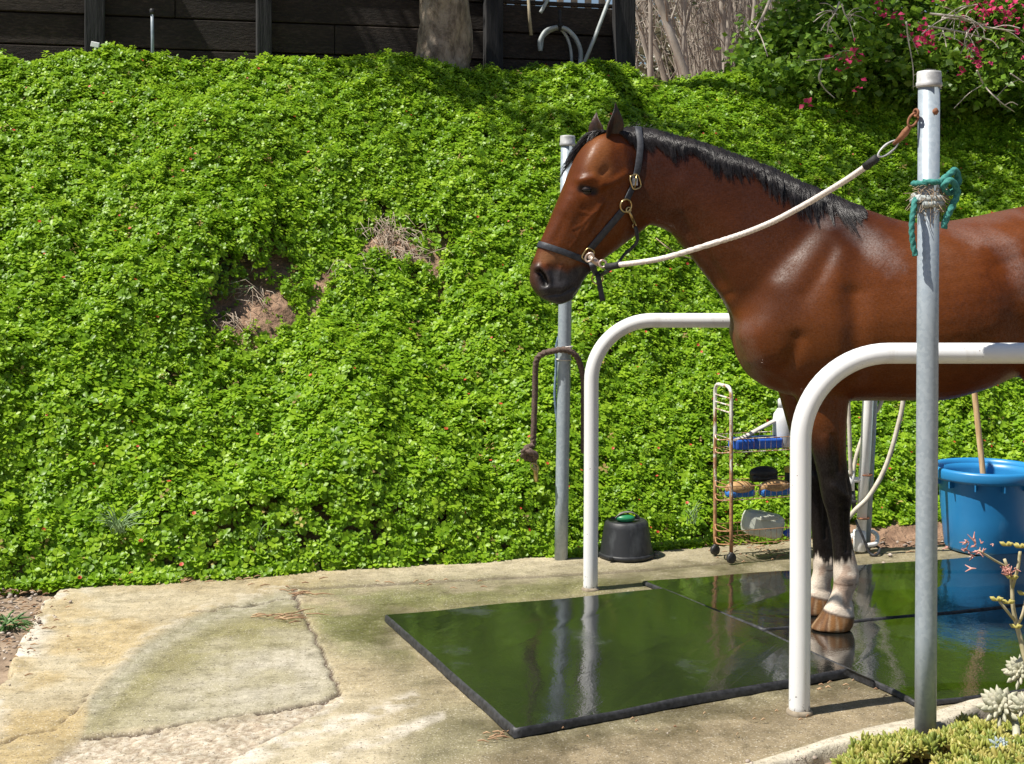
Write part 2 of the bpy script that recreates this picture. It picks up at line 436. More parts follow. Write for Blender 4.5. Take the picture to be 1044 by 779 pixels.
base = t.mix(t.math('MULTIPLY', t.ramp(sp, [(.56, (0, 0, 0)), (.74, (1, 1, 1))]), .35), a.outputs['Color'], (.12, .09, .06))
base = t.mix(1.0, base, t.ramp(fn, [(.25, (.82, .82, .82)), (.75, (1.12, 1.12, 1.12))]), 'MULTIPLY')
br = t.noise(1, t.coord('Object', (9, 120, 1), (0, 0, .32)), 3, .7); br2 = t.noise(1, t.coord('Object', (70, 5, 1), (0, 0, .05)), 3, .7)
base = t.mix(1.0, base, t.ramp(br, [(.35, (.90, .89, .87)), (.65, (1.07, 1.07, 1.06))]), 'MULTIPLY'); base = t.mix(1.0, base, t.ramp(br2, [(.30, (.86, .85, .82)), (.42, (1.02, 1.02, 1.02))]), 'MULTIPLY')
pit = t.noise(130, None, 2, .5); base = t.mix(t.ramp(pit, [(.62, (0, 0, 0)), (.68, (.8, .8, .8))]), base, (.09, .07, .05)); agg = t.noise(170, None, 2, .5); base = t.mix(t.ramp(agg, [(.60, (0, 0, 0)), (.68, (.55, .55, .55))]), base, (.66, .60, .50))
stn2 = t.noise(11, None, 10, .8); base = t.mix(1.0, base, t.ramp(stn2, [(.34, (.60, .59, .54)), (.5, (1, 1, 1)), (.68, (1.18, 1.18, 1.2))]), 'MULTIPLY')
wt = t.math('MULTIPLY', a.outputs['Alpha'], t.ramp(t.noise(4.5, None, 5), [(.36, (0, 0, 0)), (.56, (1, 1, 1))]))
base = t.mix(t.math('MULTIPLY', wt, .46), base, (.045, .035, .02))
t.set(base=base, rough=t.math('SUBTRACT', .88, t.math('MULTIPLY', wt, .62)), spec=.42)
t.bump(t.math('ADD', t.math('ADD', fn, sp), t.math('ADD', t.math('MULTIPLY', br, .4), stn2)), .6, .003)
me.materials.append(t.m); o = bpy.data.objects.new('concrete_paving', me); COL.objects.link(o); tag(o, kind='structure')
del X, Y, px, py, n1, n2, n3, n4, col, jx, jy, ck

# ---------------------------------------------------------------- ground cover plants
m_leaf = leafmat('ground_cover_leaf', (.050, .140, .007), (.150, .300, .010), (.31, .46, .028), rough=.40, tr=.32, spec=.3)
m_flower = simple('red_flower', (.40, .03, .015), (.58, .08, .03), 20, .5)
m_stem = simple('dry_stem', (.30, .21, .13), (.5, .40, .28), 20, .8)
HID = bpy.data.collections.new('cover_sprigs')        # sources of the ground cover instances, not linked to the scene
def leaf_faces(mb, base, d, nrm, L, w, bend=.25, fold=.18):
    d = d.normalized(); sd_ = d.cross(nrm).normalized(); up = sd_.cross(d).normalized()
    P = []
    for (t, ww) in ((0, .12), (.35, .8), (.7, 1.0), (1.0, .25)):
        c = base+d*(L*t)+up*(-bend*L*t*t); e = w*.5*ww
        P += [c-sd_*e+up*(fold*e), c, c+sd_*e+up*(fold*e)]
    fs = []
    for i in range(3):
        for k in range(2): fs.append((i*3+k, i*3+k+1, (i+1)*3+k+1, (i+1)*3+k))
    mb.add(P, fs)
def sprig(nm, seed, n=8, rad=.026, flower=False, mat=None, wide=.72, lift=.55):
    r = random.Random(seed); mb = MB(); k0 = r.random()*6
    for i in range(n):
        a = k0+i*2.4+r.uniform(-.35, .35); lvl = i/n
        el = lift*(.15+1.1*lvl)+r.uniform(-.2, .25)
        d = Vector((math.cos(a)*math.cos(el), math.sin(a)*math.cos(el), math.sin(el)))
        L = rad*(1.15-.45*lvl)*r.uniform(.8, 1.2)
        b = Vector((math.cos(a)*.004, math.sin(a)*.004, -.012+.026*lvl))
        leaf_faces(mb, b, d, Vector((0, 0, 1)), L, L*wide*r.uniform(.85, 1.15), r.uniform(0, .4))
    V, F, S = mb.v, mb.f, mb.sm
    nleaf = len(F)
    if flower:
        c = Vector((0, 0, .03))
        for i in range(9):
            a = i*2*math.pi/9; leaf_faces(mb, c, Vector((math.cos(a), math.sin(a), .35)), Vector((0, 0, 1)), .0095, .005, .1)
    me = bpy.data.meshes.new(nm); me.from_pydata([tuple(v) for v in mb.v], [], mb.f)
    me.polygons.foreach_set('use_smooth', [True]*len(mb.f))
    me.materials.append(mat or m_leaf)
    if flower:
        me.materials.append(m_flower)
        me.polygons.foreach_set('material_index', [0]*nleaf+[1]*(len(mb.f)-nleaf))
    me.update(); o = bpy.data.objects.new(nm, me); return o
def scatter(name, pts, rots, scl, idx_, col_, mat=None):
    me = bpy.data.meshes.new(name); me.vertices.add(len(pts)); me.vertices.foreach_set('co', np.asarray(pts, np.float32).ravel())
    for nm, ty, arr in (('rot', 'FLOAT_VECTOR', rots), ('scl', 'FLOAT', scl), ('pick', 'INT', idx_)):
        a = me.attributes.new(nm, ty, 'POINT')
        a.data.foreach_set('vector' if ty == 'FLOAT_VECTOR' else 'value', np.asarray(arr, np.float32 if ty != 'INT' else np.int32).ravel())
    if mat: me.materials.append(mat)
    o = bpy.data.objects.new(name, me); COL.objects.link(o)
    ng = bpy.data.node_groups.new(name+'_nodes', 'GeometryNodeTree')
    ng.interface.new_socket('Geometry', in_out='INPUT', socket_type='NodeSocketGeometry')
    ng.interface.new_socket('Geometry', in_out='OUTPUT', socket_type='NodeSocketGeometry')
    N = ng.nodes; gi = N.new('NodeGroupInput'); go = N.new('NodeGroupOutput'); ip = N.new('GeometryNodeInstanceOnPoints')
    ci = N.new('GeometryNodeCollectionInfo'); ci.inputs[0].default_value = col_
    ci.inputs['Separate Children'].default_value = True; ci.inputs['Reset Children'].default_value = True
    def na(nm, ty):
        q = N.new('GeometryNodeInputNamedAttribute'); q.data_type = ty; q.inputs[0].default_value = nm; return q.outputs[0]
    L = ng.links.new
    L(gi.outputs[0], ip.inputs['Points']); L(ci.outputs[0], ip.inputs['Instance']); ip.inputs['Pick Instance'].default_value = True
    L(na('pick', 'INT'), ip.inputs['Instance Index']); L(na('rot', 'FLOAT_VECTOR'), ip.inputs['Rotation']); L(na('scl', 'FLOAT'), ip.inputs['Scale'])
    L(ip.outputs[0], go.inputs[0])
    md = o.modifiers.new('scatter', 'NODES'); md.node_group = ng
    return o
for i in range(6): HID.objects.link(sprig(f'sprig_a{i}', 30+i, n=7+i % 3, rad=.025+.003*(i % 3)))
for i in range(2): HID.objects.link(sprig(f'sprig_b{i}', 80+i, n=8, flower=True))
m_dead = leafmat('dead_leaf', (.10, .055, .02), (.24, .15, .05), (.38, .32, .08), rough=.7, tr=.2)
HID.objects.link(sprig('sprig_c0', 91, n=5, rad=.022, mat=m_dead)); HID.objects.link(sprig('sprig_c1', 92, n=9, rad=.036, lift=.35))

def rot_to(nrm, spin):
    """euler angles (XYZ) that turn +Z to nrm after a spin about Z, vectorised"""
    out = np.zeros((len(nrm), 3))
    nx_, ny_, nz_ = nrm.T
    # choose rotation Rx(a) then Ry(b) in XYZ order with Rz applied first is not available: build matrices
    cz, sz = np.cos(spin), np.sin(spin)
    z = nrm/np.linalg.norm(nrm, axis=1, keepdims=True)
    ref = np.stack([cz, sz, np.zeros_like(cz)], 1)
    x = ref-z*np.sum(ref*z, 1, keepdims=True); x /= np.linalg.norm(x, axis=1, keepdims=True)+1e-9
    y = np.cross(z, x)
    # matrix columns x,y,z ; euler XYZ: R = Rz*Ry*Rx
    out[:, 1] = np.arcsin(np.clip(-x[:, 2], -1, 1)); out[:, 0] = np.arctan2(y[:, 2], z[:, 2]); out[:, 2] = np.arctan2(x[:, 1], x[:, 0])
    return out

N = 215000
u = rng.uniform(-4.3, 4.9, N); v = rng.uniform(-.10, 3.0, N)
b = bare(u, v); dens = 1-b*.965
thin = fbm(u*2.1+5, v*2.1+80, 3)
ok = (rng.random(N) < dens) & (rng.random(N) < .30+1.1*thin) & (v > -.12+.22*(fbm(u*2.6+9, u*.7, 3)-.32))
u, v = u[ok], v[ok]; N = len(u)
e = .02
top = lambda u, v: soil_h(u, v)+canopy(u, v)*(1-.8*bare(u, v))
dzu = (top(u+e, v)-top(u-e, v))/(2*e); dzv = (top(u, v+e)-top(u, v-e))/(2*e)
nl = np.stack([-dzu, -dzv, np.ones(N)], 1)
nw = np.stack([nl[:, 0]*CP-nl[:, 1]*SP, nl[:, 0]*SP+nl[:, 1]*CP, nl[:, 2]], 1); nw /= np.linalg.norm(nw, axis=1, keepdims=True)
nw[:, 2] += .45; nw += rng.normal(0, .34, nw.shape)
Xc, Yc = xy(u, v); depth = rng.random(N)**1.7*.075+rng.normal(0, .012, N)
depth -= .028*(rng.random(N) < .12)
Zc = top(u, v)-depth
Zc = np.maximum(Zc, np.where(v < .05, .01, -1))
pick = rng.integers(0, 6, N); fl = rng.random(N) < .006*(.4+1.6*(fbm(u*1.2+33, v*1.2, 2) > .5)); pick = np.where(fl & (depth < .04), rng.integers(6, 8, N), pick); rq = rng.random(N); pick = np.where(rq < .012, 8, pick); pick = np.where(rq > .94, 9, pick)
cover = scatter('ground_cover', np.stack([Xc, Yc, Zc], 1), rot_to(nw, rng.uniform(0, 6.28, N)), rng.uniform(.52, 1.02, N)*(.82+.5*fbm(u*1.7, v*1.7+60, 3)), pick, HID)
tag(cover, 'dense bright green leafy ground cover with tiny red flowers over the bank', 'ground cover', kind='stuff')
# ---------------------------------------------------------------- the horse
YC = 5.22                                   # the plane of its spine
HYAW = R(13)                                # its head is turned a little towards us
def B_(px, py, Y=YC): return np.array(at(px, py, Y))
HD = np.array([-math.cos(HYAW), -math.sin(HYAW), 0]); HL = np.array([math.sin(HYAW), -math.cos(HYAW), 0])
HP = B_(643, 134)
def HS(px, py, lat=0.0):
    """a point of the head's middle plane seen at (px, py), moved sideways by lat metres"""
    k = (px-CX)/FX; s = (HP[0]-k*YC)/(math.cos(HYAW)-k*math.sin(HYAW))
    q = HP+HD*s; q[2] = CH-(py-HY)*q[1]/FX
    return q+HL*lat
SIDE = np.array([0, -1.0, 0])
def loft(secs, n, seg=44):
    """secs: (T, B, side, half width, p_top, p_bottom, egg) -> closed tube"""
    K = [np.concatenate([s[0], s[1], s[2], [s[3], s[4], s[5], s[6]]]) for s in secs]
    rows = crom(K, n); V = []; F = []
    for q in rows:
        T, Bq, L, w, pt, pb, e = q[:3], q[3:6], q[6:9], max(q[9], .002), q[10], q[11], q[12]
        L = L/np.linalg.norm(L); C0 = Bq+(T-Bq)*(.5+e)
        for k in range(seg):
            a = 2*math.pi*k/seg; c, s_ = math.cos(a), math.sin(a); p = pt if c >= 0 else pb
            vv = abs(c)**(2/p); uu = math.copysign(abs(s_)**(2/p), s_)
            V.append(C0+((T-C0) if c >= 0 else (Bq-C0))*vv+L*(w*uu))
    for i in range(n-1):
        for k in range(seg): F.append((i*seg+k, i*seg+(k+1) % seg, (i+1)*seg+(k+1) % seg, (i+1)*seg+k))
    F.append(tuple(range(seg))[::-1]); F.append(tuple((n-1)*seg+k for k in range(seg)))
    return V, F
mb = MB()
# trunk: chest to buttocks
TR = [(746, 328, 346, .04, 2, 2, 0), (752, 300, 366, .115, 2, 2, -.05), (763, 275, 384, .165, 2, 2.1, -.08), (780, 250, 395, .205, 2, 2.2, -.1), (805, 225, 403, .232, 1.9, 2.2, -.12),
      (835, 209, 407, .25, 1.75, 2.2, -.12), (862, 206.5, 408, .262, 1.65, 2.2, -.1), (890, 215.5, 408, .275, 1.75, 2.15, -.06), (925, 226, 408, .298, 1.95, 2.1, -.03), (962, 225.5, 407, .315, 2.05, 2.05, 0),
      (1000, 219.5, 397, .315, 2.1, 2, 0), (1030, 213, 384, .30, 2.15, 2, .02), (1060, 208, 371, .288, 2.1, 2, .04), (1092, 207, 364, .278, 2.1, 2, .05), (1122, 214, 360, .255, 2, 2, .04),
      (1148, 229, 350, .2, 2, 2, 0), (1164, 250, 332, .13, 2, 2, 0), (1171, 275, 310, .04, 2, 2, 0)]
V, F = loft([(B_(x, t), B_(x, b), SIDE, w, pt, pb, e) for x, t, b, w, pt, pb, e in TR], 110); mb.add(V, F)
# neck
NK = [((872, 214), (776, 372), .12, 1.9, 2.2, -.1), ((842, 199), (752, 342), .145, 1.9, 2.2, -.1), ((815, 187.5), (742, 317), .136, 2.1, 2.2, -.1), ((780, 171.5), (727.5, 293), .118, 2.25, 2.2, -.1), ((745, 158.5), (711.5, 271.5), .104, 2.3, 2.2, -.1),
      ((715, 148), (697, 253), .094, 2.3, 2.2, -.08), ((687, 140.5), (683, 237.5), .088, 2.2, 2.2, -.04), ((664, 135), (666, 230), .084, 2.1, 2.2, 0), ((646, 133), (650, 226), .078, 1.9, 2.2, 0), ((632, 136), (640, 218), .06, 2, 2, 0)]
V, F = loft([(B_(*T), B_(*Bq), SIDE, w, a, b, e) for T, Bq, w, a, b, e in NK], 80); mb.add(V, F)
# head
HE = [((652, 138), (657, 222), .05, 2, 2, 0), ((641, 132), (659, 232), .07, 2.1, 2, .05), ((624, 132.5), (654, 236.5), .088, 2.3, 2, .1), ((605, 140), (647, 241.5), .1, 2.5, 1.9, .16), ((592, 154), (638, 248), .106, 2.7, 1.8, .2),
      ((582, 174), (627, 256), .103, 2.7, 1.75, .2), ((573, 196), (616.5, 264), .088, 2.6, 1.8, .16), ((564, 217), (607, 272), .072, 2.5, 1.9, .12), ((555.5, 236), (599.5, 280), .061, 2.4, 2, .06), ((549, 251), (594, 287), .055, 2.4, 2.1, .02),
      ((544, 265), (590.5, 295), .0555, 2.4, 2.3, 0), ((540.6, 279), (586, 302), .057, 2.4, 2.4, 0), ((541, 290), (577.5, 308), .050, 2.3, 2.4, 0), ((547, 300), (569, 310.5), .036, 2.2, 2.2, 0), ((554, 305.5), (562, 308.5), .014, 2, 2, 0)]
V, F = loft([(HS(*T), HS(*Bq), HL, w, a, b, e) for T, Bq, w, a, b, e in HE], 90); mb.add(V, F)
# legs: rows (py, front px, rear px, half width), placed in the plane of that leg
YN, YF = 5.11, 5.33
FORE = [(300, 785, 862, .03, .06), (335, 788, 874, .055, .05), (370, 799, 874, .072, .035), (395, 808, 870, .074, .02), (415, 814.5, 865.5, .068, .01), (440, 822, 863, .060, 0), (465, 829, 863, .052, 0), (484, 833.5, 865.5, .049, 0), (498, 836, 868.5, .050, 0), (510, 838.5, 868.5, .046, 0), (522, 842.5, 867, .037, 0), (540, 846.5, 866.8, .030, 0),
        (558, 848.5, 870, .031, 0), (573, 849.5, 873.5, .036, 0), (585, 849.5, 876, .040, 0), (595, 850, 875, .039, 0), (603, 848.5, 870.5, .036, 0), (611, 845, 868.5, .037, 0), (617, 841.5, 870.5, .042, 0), (624, 838.5, 871, .045, 0), (632, 838, 868, .044, 0)]
HOOF = [((839, 620.5), (870, 622), .043), ((838, 623), (871, 627), .048), ((832.5, 631), (870.5, 634), .053), ((826, 640), (867.5, 640.5), .058), ((828, 641.2), (866, 641.2), .055)]
def leg(rows, hoof, Yp, dx=0.0, sgn=1, Yref=YN):
    k = Yref/FX
    def pt(px, py, yo): return np.array([(px-CX)*k+dx, Yp+sgn*yo, CH-(py-HY)*k])
    secs = [(pt(f, y, yo), pt(r, y, yo), SIDE, w, 2, 2, .06) for (y, f, r, w, yo) in rows]
    V, F = loft(secs, 100, 32); mb.add(V, F)
    secs = [(pt(*f, 0), pt(*r, 0), SIDE, w, 2, 2.2, -.05) for f, r, w in hoof]
    V, F = loft(secs, 16, 32); mb.add(V, F)
leg(FORE, HOOF, YN, 0, 1); leg(FORE, HOOF, YF, -.028, -1)
HIND = [(262, 1060, 1160, .06, .03), (300, 1046, 1168, .095, .03), (340, 1039, 1166, .105, .02), (372, 1041, 1158, .095, .015), (400, 1051, 1150, .082, .01), (430, 1070, 1146, .064, 0), (458, 1093, 1148, .050, 0), (482, 1110, 1156, .045, 0), (500, 1116, 1158, .043, 0), (518, 1120, 1152, .038, 0),
        (545, 1123, 1147, .031, 0), (570, 1123, 1149, .033, 0), (586, 1121, 1152, .040, 0), (597, 1120, 1150, .039, 0), (606, 1116, 1142, .036, 0), (613, 1112, 1139, .038, 0), (620, 1108, 1140, .043, 0), (628, 1107, 1139, .044, 0)]
HHOOF = [((1108, 621), (1139, 623), .042), ((1107, 624), (1140, 628), .047), ((1102, 632), (1139, 635), .052), ((1097, 641), (1136, 642), .057), ((1099, 642.3), (1134, 642.3), .054)]
leg(HIND, HHOOF, YN+.01, .0, 1, 5.105); leg(HIND, HHOOF, YF-.01, .11, -1, 5.105)
me = bpy.data.meshes.new('tmp'); me.from_pydata([tuple(p) for p in mb.v], [], mb.f); me.update()
tmp = bpy.data.objects.new('tmp', me); COL.objects.link(tmp)
md = tmp.modifiers.new('r', 'REMESH'); md.mode = 'VOXEL'; md.voxel_size = .0056
dg = bpy.context.evaluated_depsgraph_get(); dg.update()
hm = bpy.data.meshes.new_from_object(tmp.evaluated_get(dg)); bpy.data.objects.remove(tmp)
hm.name = 'horse_body'
nV = len(hm.vertices); P = np.zeros(nV*3); hm.vertices.foreach_get('co', P); P = P.reshape(-1, 3)
E = np.zeros(len(hm.edges)*2, np.int64); hm.edges.foreach_get('vertices', E); E = E.reshape(-1, 2)
deg = np.bincount(E.ravel(), minlength=nV).astype(float)
def lap(P, w, it):
    for _ in range(it):
        S = np.stack([np.bincount(E[:, 0], P[E[:, 1], k], nV)+np.bincount(E[:, 1], P[E[:, 0], k], nV) for k in range(3)], 1)/deg[:, None]
        P = P+(S-P)*w[:, None]
    return P
def g3(c, r): return np.exp(-np.sum((P-np.asarray(c))**2, 1)/(r*r))
def legpt0(px, py): return (px-CX)*YN/FX, CH-(py-HY)*YN/FX
s_h = (P-HP)@HD; inhead = sstep(.0, .06, s_h)*(P[:, 2] > 1.1)
low = sstep(.78, .6, P[:, 2])
w = np.full(nV, .5)*(1-.0*inhead)
P = lap(P, w*(1-.35*inhead), 6)
wj = np.clip(sum(g3(B_(x, y, yy), r) for x, y, r in ((770, 350, .14), (800, 235, .18), (830, 330, .16), (760, 310, .12), (840, 390, .10), (1060, 330, .16), (1050, 370, .10), (1120, 260, .15)) for yy in (YC, YN-.04, YF+.04)), 0, 1)
P = lap(P, .6*np.maximum(wj*(1-low*.6), 0), 60)
hz = np.clip(sum(g3((legpt0(x, 0)[0]+dx, yy, legpt0(0, y)[1]), .035) for yy, dx in ((YN, 0), (YF, -.028)) for x, y in ((841, 621), (854, 621), (867, 622), (850, 615), (864, 614))), 0, 1)
P = lap(P, .6*hz, 14)
wn = np.clip(g3(HS(652, 180, .06), .08)+g3(HS(652, 180, -.06), .08)+g3(HS(656, 225, .04), .05)+g3(HS(656, 225, -.04), .05)+g3(B_(650, 140), .04), 0, 1)
P = lap(P, .55*wn, 26)
def normals(P):
    hm.vertices.foreach_set('co', P.astype(np.float32).ravel()); hm.update()
    q = np.zeros(nV*3, np.float32); hm.vertex_normals.foreach_get('vector', q); return q.reshape(-1, 3).astype(float)
# --- muscles of the body: soft swellings and hollows along lines, the same on both sides
def segd(X, Z, pts):
    return polydist(X, Z, pts)
Nn = normals(P)
def pxz(L, Y=YC-.2): return [(float(at(x, y, Y).x), float(at(x, y, Y).z)) for x, y in L]
latw = sstep(.1, .55, np.abs(Nn[:, 1]))
bodym = (1-inhead)*latw*(P[:, 2] > .75)
D = np.zeros(nV)
for L, r, a in (([(852, 232), (812, 290), (778, 335)], .065, .004), ([(838, 232), (800, 275), (768, 312)], .05, -.003), ([(772, 345), (778, 362)], .065, .016), ([(836, 330), (848, 360)], .085, .014), ([(868, 300), (868, 345), (872, 385)], .04, -.013),
                ([(812, 345), (805, 372)], .03, -.009), ([(820, 300), (850, 255)], .03, -.005), ([(846, 300), (860, 262)], .045, .006), ([(697, 222), (722, 258), (748, 300)], .022, -.009), ([(700, 190), (750, 235), (790, 290)], .045, .006),
                ([(868, 232), (880, 245)], .06, -.010), ([(900, 262), (960, 252)], .07, .006), ([(1018, 270), (1030, 330)], .06, -.016), ([(1000, 250), (1040, 240)], .05, .006), ([(1062, 245), (1066, 262)], .045, .010),
                ([(1090, 290), (1100, 340)], .10, .008), ([(930, 330), (935, 380)], .12, .006), ([(783, 385), (800, 396)], .03, -.008), ([(745, 300), (756, 345)], .03, .006)):
    D += a*np.exp(-(segd(P[:, 0], P[:, 2], pxz(L))/r)**2)
P = P+Nn*(D*bodym*1.25)[:, None]
# front-of-chest furrow between the two sides
ch = np.exp(-((P[:, 1]-YC)/.025)**2)*np.exp(-(segd(P[:, 0], P[:, 2], pxz([(745, 330), (752, 372), (775, 394)], YC))/.06)**2)
P[:, 0] += .012*ch
# --- legs: tendon grooves, knees, fetlocks
legY = np.where(np.abs(P[:, 1]-YN) < np.abs(P[:, 1]-YF), YN, YF)
def legpt(px, py, dx): return (px-CX)*YN/FX+dx, CH-(py-HY)*YN/FX
Nn = normals(P); lw = sstep(.2, .7, np.abs(Nn[:, 1]))*(P[:, 2] < .75)
D = np.zeros(nV)
for side, dx in ((YN, 0.0), (YF, -.028)):
    m = legY == side
    for L, r, a in (([(860, 520), (861, 560)], .006, -.007), ([(853, 516), (855, 570)], .012, .003), ([(848, 494), (858, 504)], .016, .006), ([(862, 486), (864, 500)], .008, -.004), ([(858, 586), (868, 588)], .018, .005), ([(845, 440), (852, 478)], .012, -.004), ([(838, 446), (842, 476)], .02, .004), ([(850, 614), (864, 616)], .010, -.003)):
        D += m*a*np.exp(-(segd(P[:, 0], P[:, 2], [legpt(x, y, dx) for x, y in L])/r)**2)
P = P+Nn*(D*lw)[:, None]
# --- the head
def hcoord(P): 
    q = P-HP; return q@HD, q[:, 2], q@HL
def hp(px, py):
    q = HS(px, py)-HP; return float(q@HD), float(q[2])
S_, Z_, T_ = hcoord(P); Nn = normals(P); sg = np.sign(T_)
hl = (Nn@HL)*sg; hlw = sstep(.05, .5, hl)*inhead
D = np.zeros(nV)
for L, r, a in (([(586, 185), (597, 183), (604, 188)], .017, .012), ([(588, 195), (595, 196)], .011, -.010), ([(606, 178), (610, 174)], .014, -.006), ([(604, 192), (622, 184), (632, 178)], .014, .008), ([(632, 205), (628, 228), (622, 240)], .05, .009), ([(607, 207), (596, 224), (590, 240)], .012, .006),
                ([(600, 232), (612, 205)], .012, -.004), ([(588, 214), (580, 232)], .020, -.004), ([(572, 225), (562, 245)], .014, -.003), ([(590, 240), (582, 262), (586, 275)], .014, -.005), ([(575, 205), (571, 214)], .016, .003),
                ([(547, 274), (554, 284), (552, 293)], .017, .012), ([(558, 272), (562, 284)], .012, -.005), ([(566, 268), (560, 280)], .016, -.004), ([(572, 290), (566, 302)], .014, .005), ([(628, 150), (634, 168)], .02, .004), ([(640, 200), (650, 222)], .014, -.008),
                ([(553, 302), (570, 298.5), (583, 292)], .005, -.011), ([(570, 307), (580, 303)], .010, .006), ([(584, 301), (590, 296)], .008, -.005), ([(556, 294), (566, 292)], .012, .005), ([(581, 178), (578, 190)], .014, -.003)):
    D += a*np.exp(-(segd(S_, Z_, [hp(x, y) for x, y in L])/r)**2)
P = P+Nn*(D*hlw)[:, None]
S_, Z_, T_ = hcoord(P)
nos = np.exp(-(segd(S_, Z_, [hp(x, y) for x, y in ((546, 277), (549.5, 282), (551.5, 288.5))])/.0105)**2)*(np.abs(T_) > .022)*inhead
P = P-HL*(np.sign(T_)*nos*.024)[:, None]-HD*(nos*.012)[:, None]
P = lap(P, .35*inhead, 2)
nos = nos > .35
# --- colours
S_, Z_, T_ = hcoord(P); X_, H_ = P[:, 0], P[:, 2]
nz = fbm(X_*9, H_*9, 4); nf = fbm(X_*60+P[:, 1]*40, H_*60, 3)
bay = np.array([.108, .0268, .0042]); 
col = np.ones((nV, 3))*bay*(1+.45*(nz-.5)+.35*(nf-.5))[:, None]
def lay(base, c, w): return base*(1-w[:, None])+np.asarray(c)*w[:, None]
col = lay(col, (.140, .042, .0085), sstep(.35, .7, fbm(X_*2.2+8, H_*2.2, 3))*.7)
NX = lambda px: (px-CX)*YC/FX
NZ = lambda py: CH-(py-HY)*YC/FX
# darker crest and neck: shade of mane and head painted into the coat
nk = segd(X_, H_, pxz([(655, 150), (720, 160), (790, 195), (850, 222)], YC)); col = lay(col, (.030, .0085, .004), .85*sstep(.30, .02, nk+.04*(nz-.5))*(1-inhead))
nk2 = segd(X_, H_, pxz([(676, 185), (715, 215), (750, 250), (772, 285)], YC)); col = lay(col, (.040, .0105, .0038), .62*sstep(.30, .04, nk2+.05*(nz-.5))*(1-inhead)*(H_ > 1))  # shade over the wider neck, also painted into the coat
# legs go black
lz = H_+.05*(nz-.5)
blk = sstep(.83, .64, lz+.05*(P[:, 0] > NX(845)))*(X_ < NX(980))+sstep(.72, .58, lz)*(X_ >= NX(980))
col = lay(col, (.011, .008, .007), np.clip(blk, 0, 1))
far = P[:, 1] > YC
wz = np.where(far, .235, .262+.34*(X_-legpt(852, 560, 0)[0]))+.05*(fbm(X_*40+9*far, P[:, 1]*40, 2)-.5)+.075*(fbm(X_*110, P[:, 1]*110, 2)-.5)
wz = np.where(X_ > NX(980), .20+.02*(nz-.5), wz)
white = sstep(.012, -.012, H_-wz)*(H_ < .5)
col = lay(col, (.70, .60, .50), white*.97)
col = lay(col, (.46, .31, .23), white*.7*sstep(.5, .7, fbm(X_*30, H_*22+P[:, 1]*20, 3)))
fet = np.exp(-((H_-legpt(0, 594, 0)[1])/.0045)**2)*(H_ < .3); col = lay(col, (.16, .10, .07), fet*.8*sstep(.4, .5, nf))
hoofz = legpt(0, 621.5, 0)[1]+.22*np.minimum(0, (legpt(839, 0, 0)[0]-X_))*(X_ < NX(980))
hm_ = sstep(.006, -.006, H_-hoofz); col = lay(col, (.25, .12, .045), hm_); 
ang = np.arctan2(P[:, 1]-legY, X_-np.where(X_ < NX(980), legpt(850, 0, 0)[0], legpt(1120, 0, 0)[0]))
col = lay(col, (.085, .045, .028), hm_*sstep(.42, .66, fbm(ang*3.1+3.3, H_*3+.37, 4))*.85); col = lay(col, (.42, .30, .19), hm_*sstep(.5, .75, fbm(ang*4+30.4, H_*9+.2, 4))*.6)
col = lay(col, (.05, .03, .025), .8*np.exp(-((H_-hoofz)/.005)**2)*(H_ < .15))
# head markings
mz = segd(S_, Z_, [hp(x, y) for x, y in ((545, 300), (560, 292), (580, 302), (590, 290))]); col = lay(col, (.040, .037, .040), inhead*sstep(.085, .055, mz+.02*(nz-.5)))
ns = segd(S_, Z_, [hp(x, y) for x, y in ((541, 276), (548, 284))]); col = lay(col, (.035, .027, .025), inhead*sstep(.045, .02, ns))
tan = segd(S_, Z_, [hp(x, y) for x, y in ((552, 262), (566, 262), (578, 264))]); col = lay(col, (.30, .15, .07), .5*inhead*sstep(.035, .01, tan)*(mz > .05))
col = lay(col, (.003, .002, .002), nos.astype(float))
ey = segd(S_, Z_, [hp(x, y) for x, y in ((586, 193), (598, 196))]); col = lay(col, (.02, .012, .01), inhead*sstep(.022, .008, ey)*(np.abs(T_) > .04))
fh = segd(S_, Z_, [hp(x, y) for x, y in ((605, 150), (600, 168), (606, 172))]); col = lay(col, (.24, .09, .03), .6*inhead*sstep(.06, .02, fh))
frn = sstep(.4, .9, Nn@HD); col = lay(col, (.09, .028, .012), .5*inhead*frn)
star = np.hypot(S_-hp(601, 160)[0], (Z_-hp(601, 160)[1]))
sk = (fbm(P[:, 0]*13+P[:, 1]*9, P[:, 2]*13+4, 3)-.5)*.0032*(P[:, 2] > .8)*(1-.6*inhead)
Nn = normals(P); P = P+Nn*sk[:, None]
ve = np.zeros(nV)
for L in ([(603, 214), (596, 219), (588, 229), (578, 234)], [(588, 229), (584, 243), (577, 252)], [(596, 219), (584, 216)], [(611, 226), (606, 238), (607, 250)], [(578, 262), (568, 272), (566, 284)]): ve += np.exp(-(segd(S_, Z_, [hp(x, y) for x, y in L])/.0035)**2)
P = P+Nn*(np.clip(ve, 0, 1)*.0022*inhead*(np.abs(Nn@HL) > .3))[:, None]
Nn = normals(P)
ca = hm.color_attributes.new('coat', 'FLOAT_COLOR', 'POINT')
wetm = np.zeros(nV)
for L, r in (([(878, 236), (890, 246), (906, 268)], .050), ([(978, 232), (1004, 240), (1022, 256), (1036, 292)], .042), ([(756, 335), (762, 360), (774, 388)], .042), ([(960, 226), (1044, 213)], .035), ([(835, 222), (872, 226)], .03)):
    wetm = np.maximum(wetm, sstep(1.5, .3, segd(X_, H_, pxz(L))/r+.9*(fbm(X_*28, H_*28, 3)-.5)))
wetm = wetm*(1-inhead)*(P[:, 2] > .7)
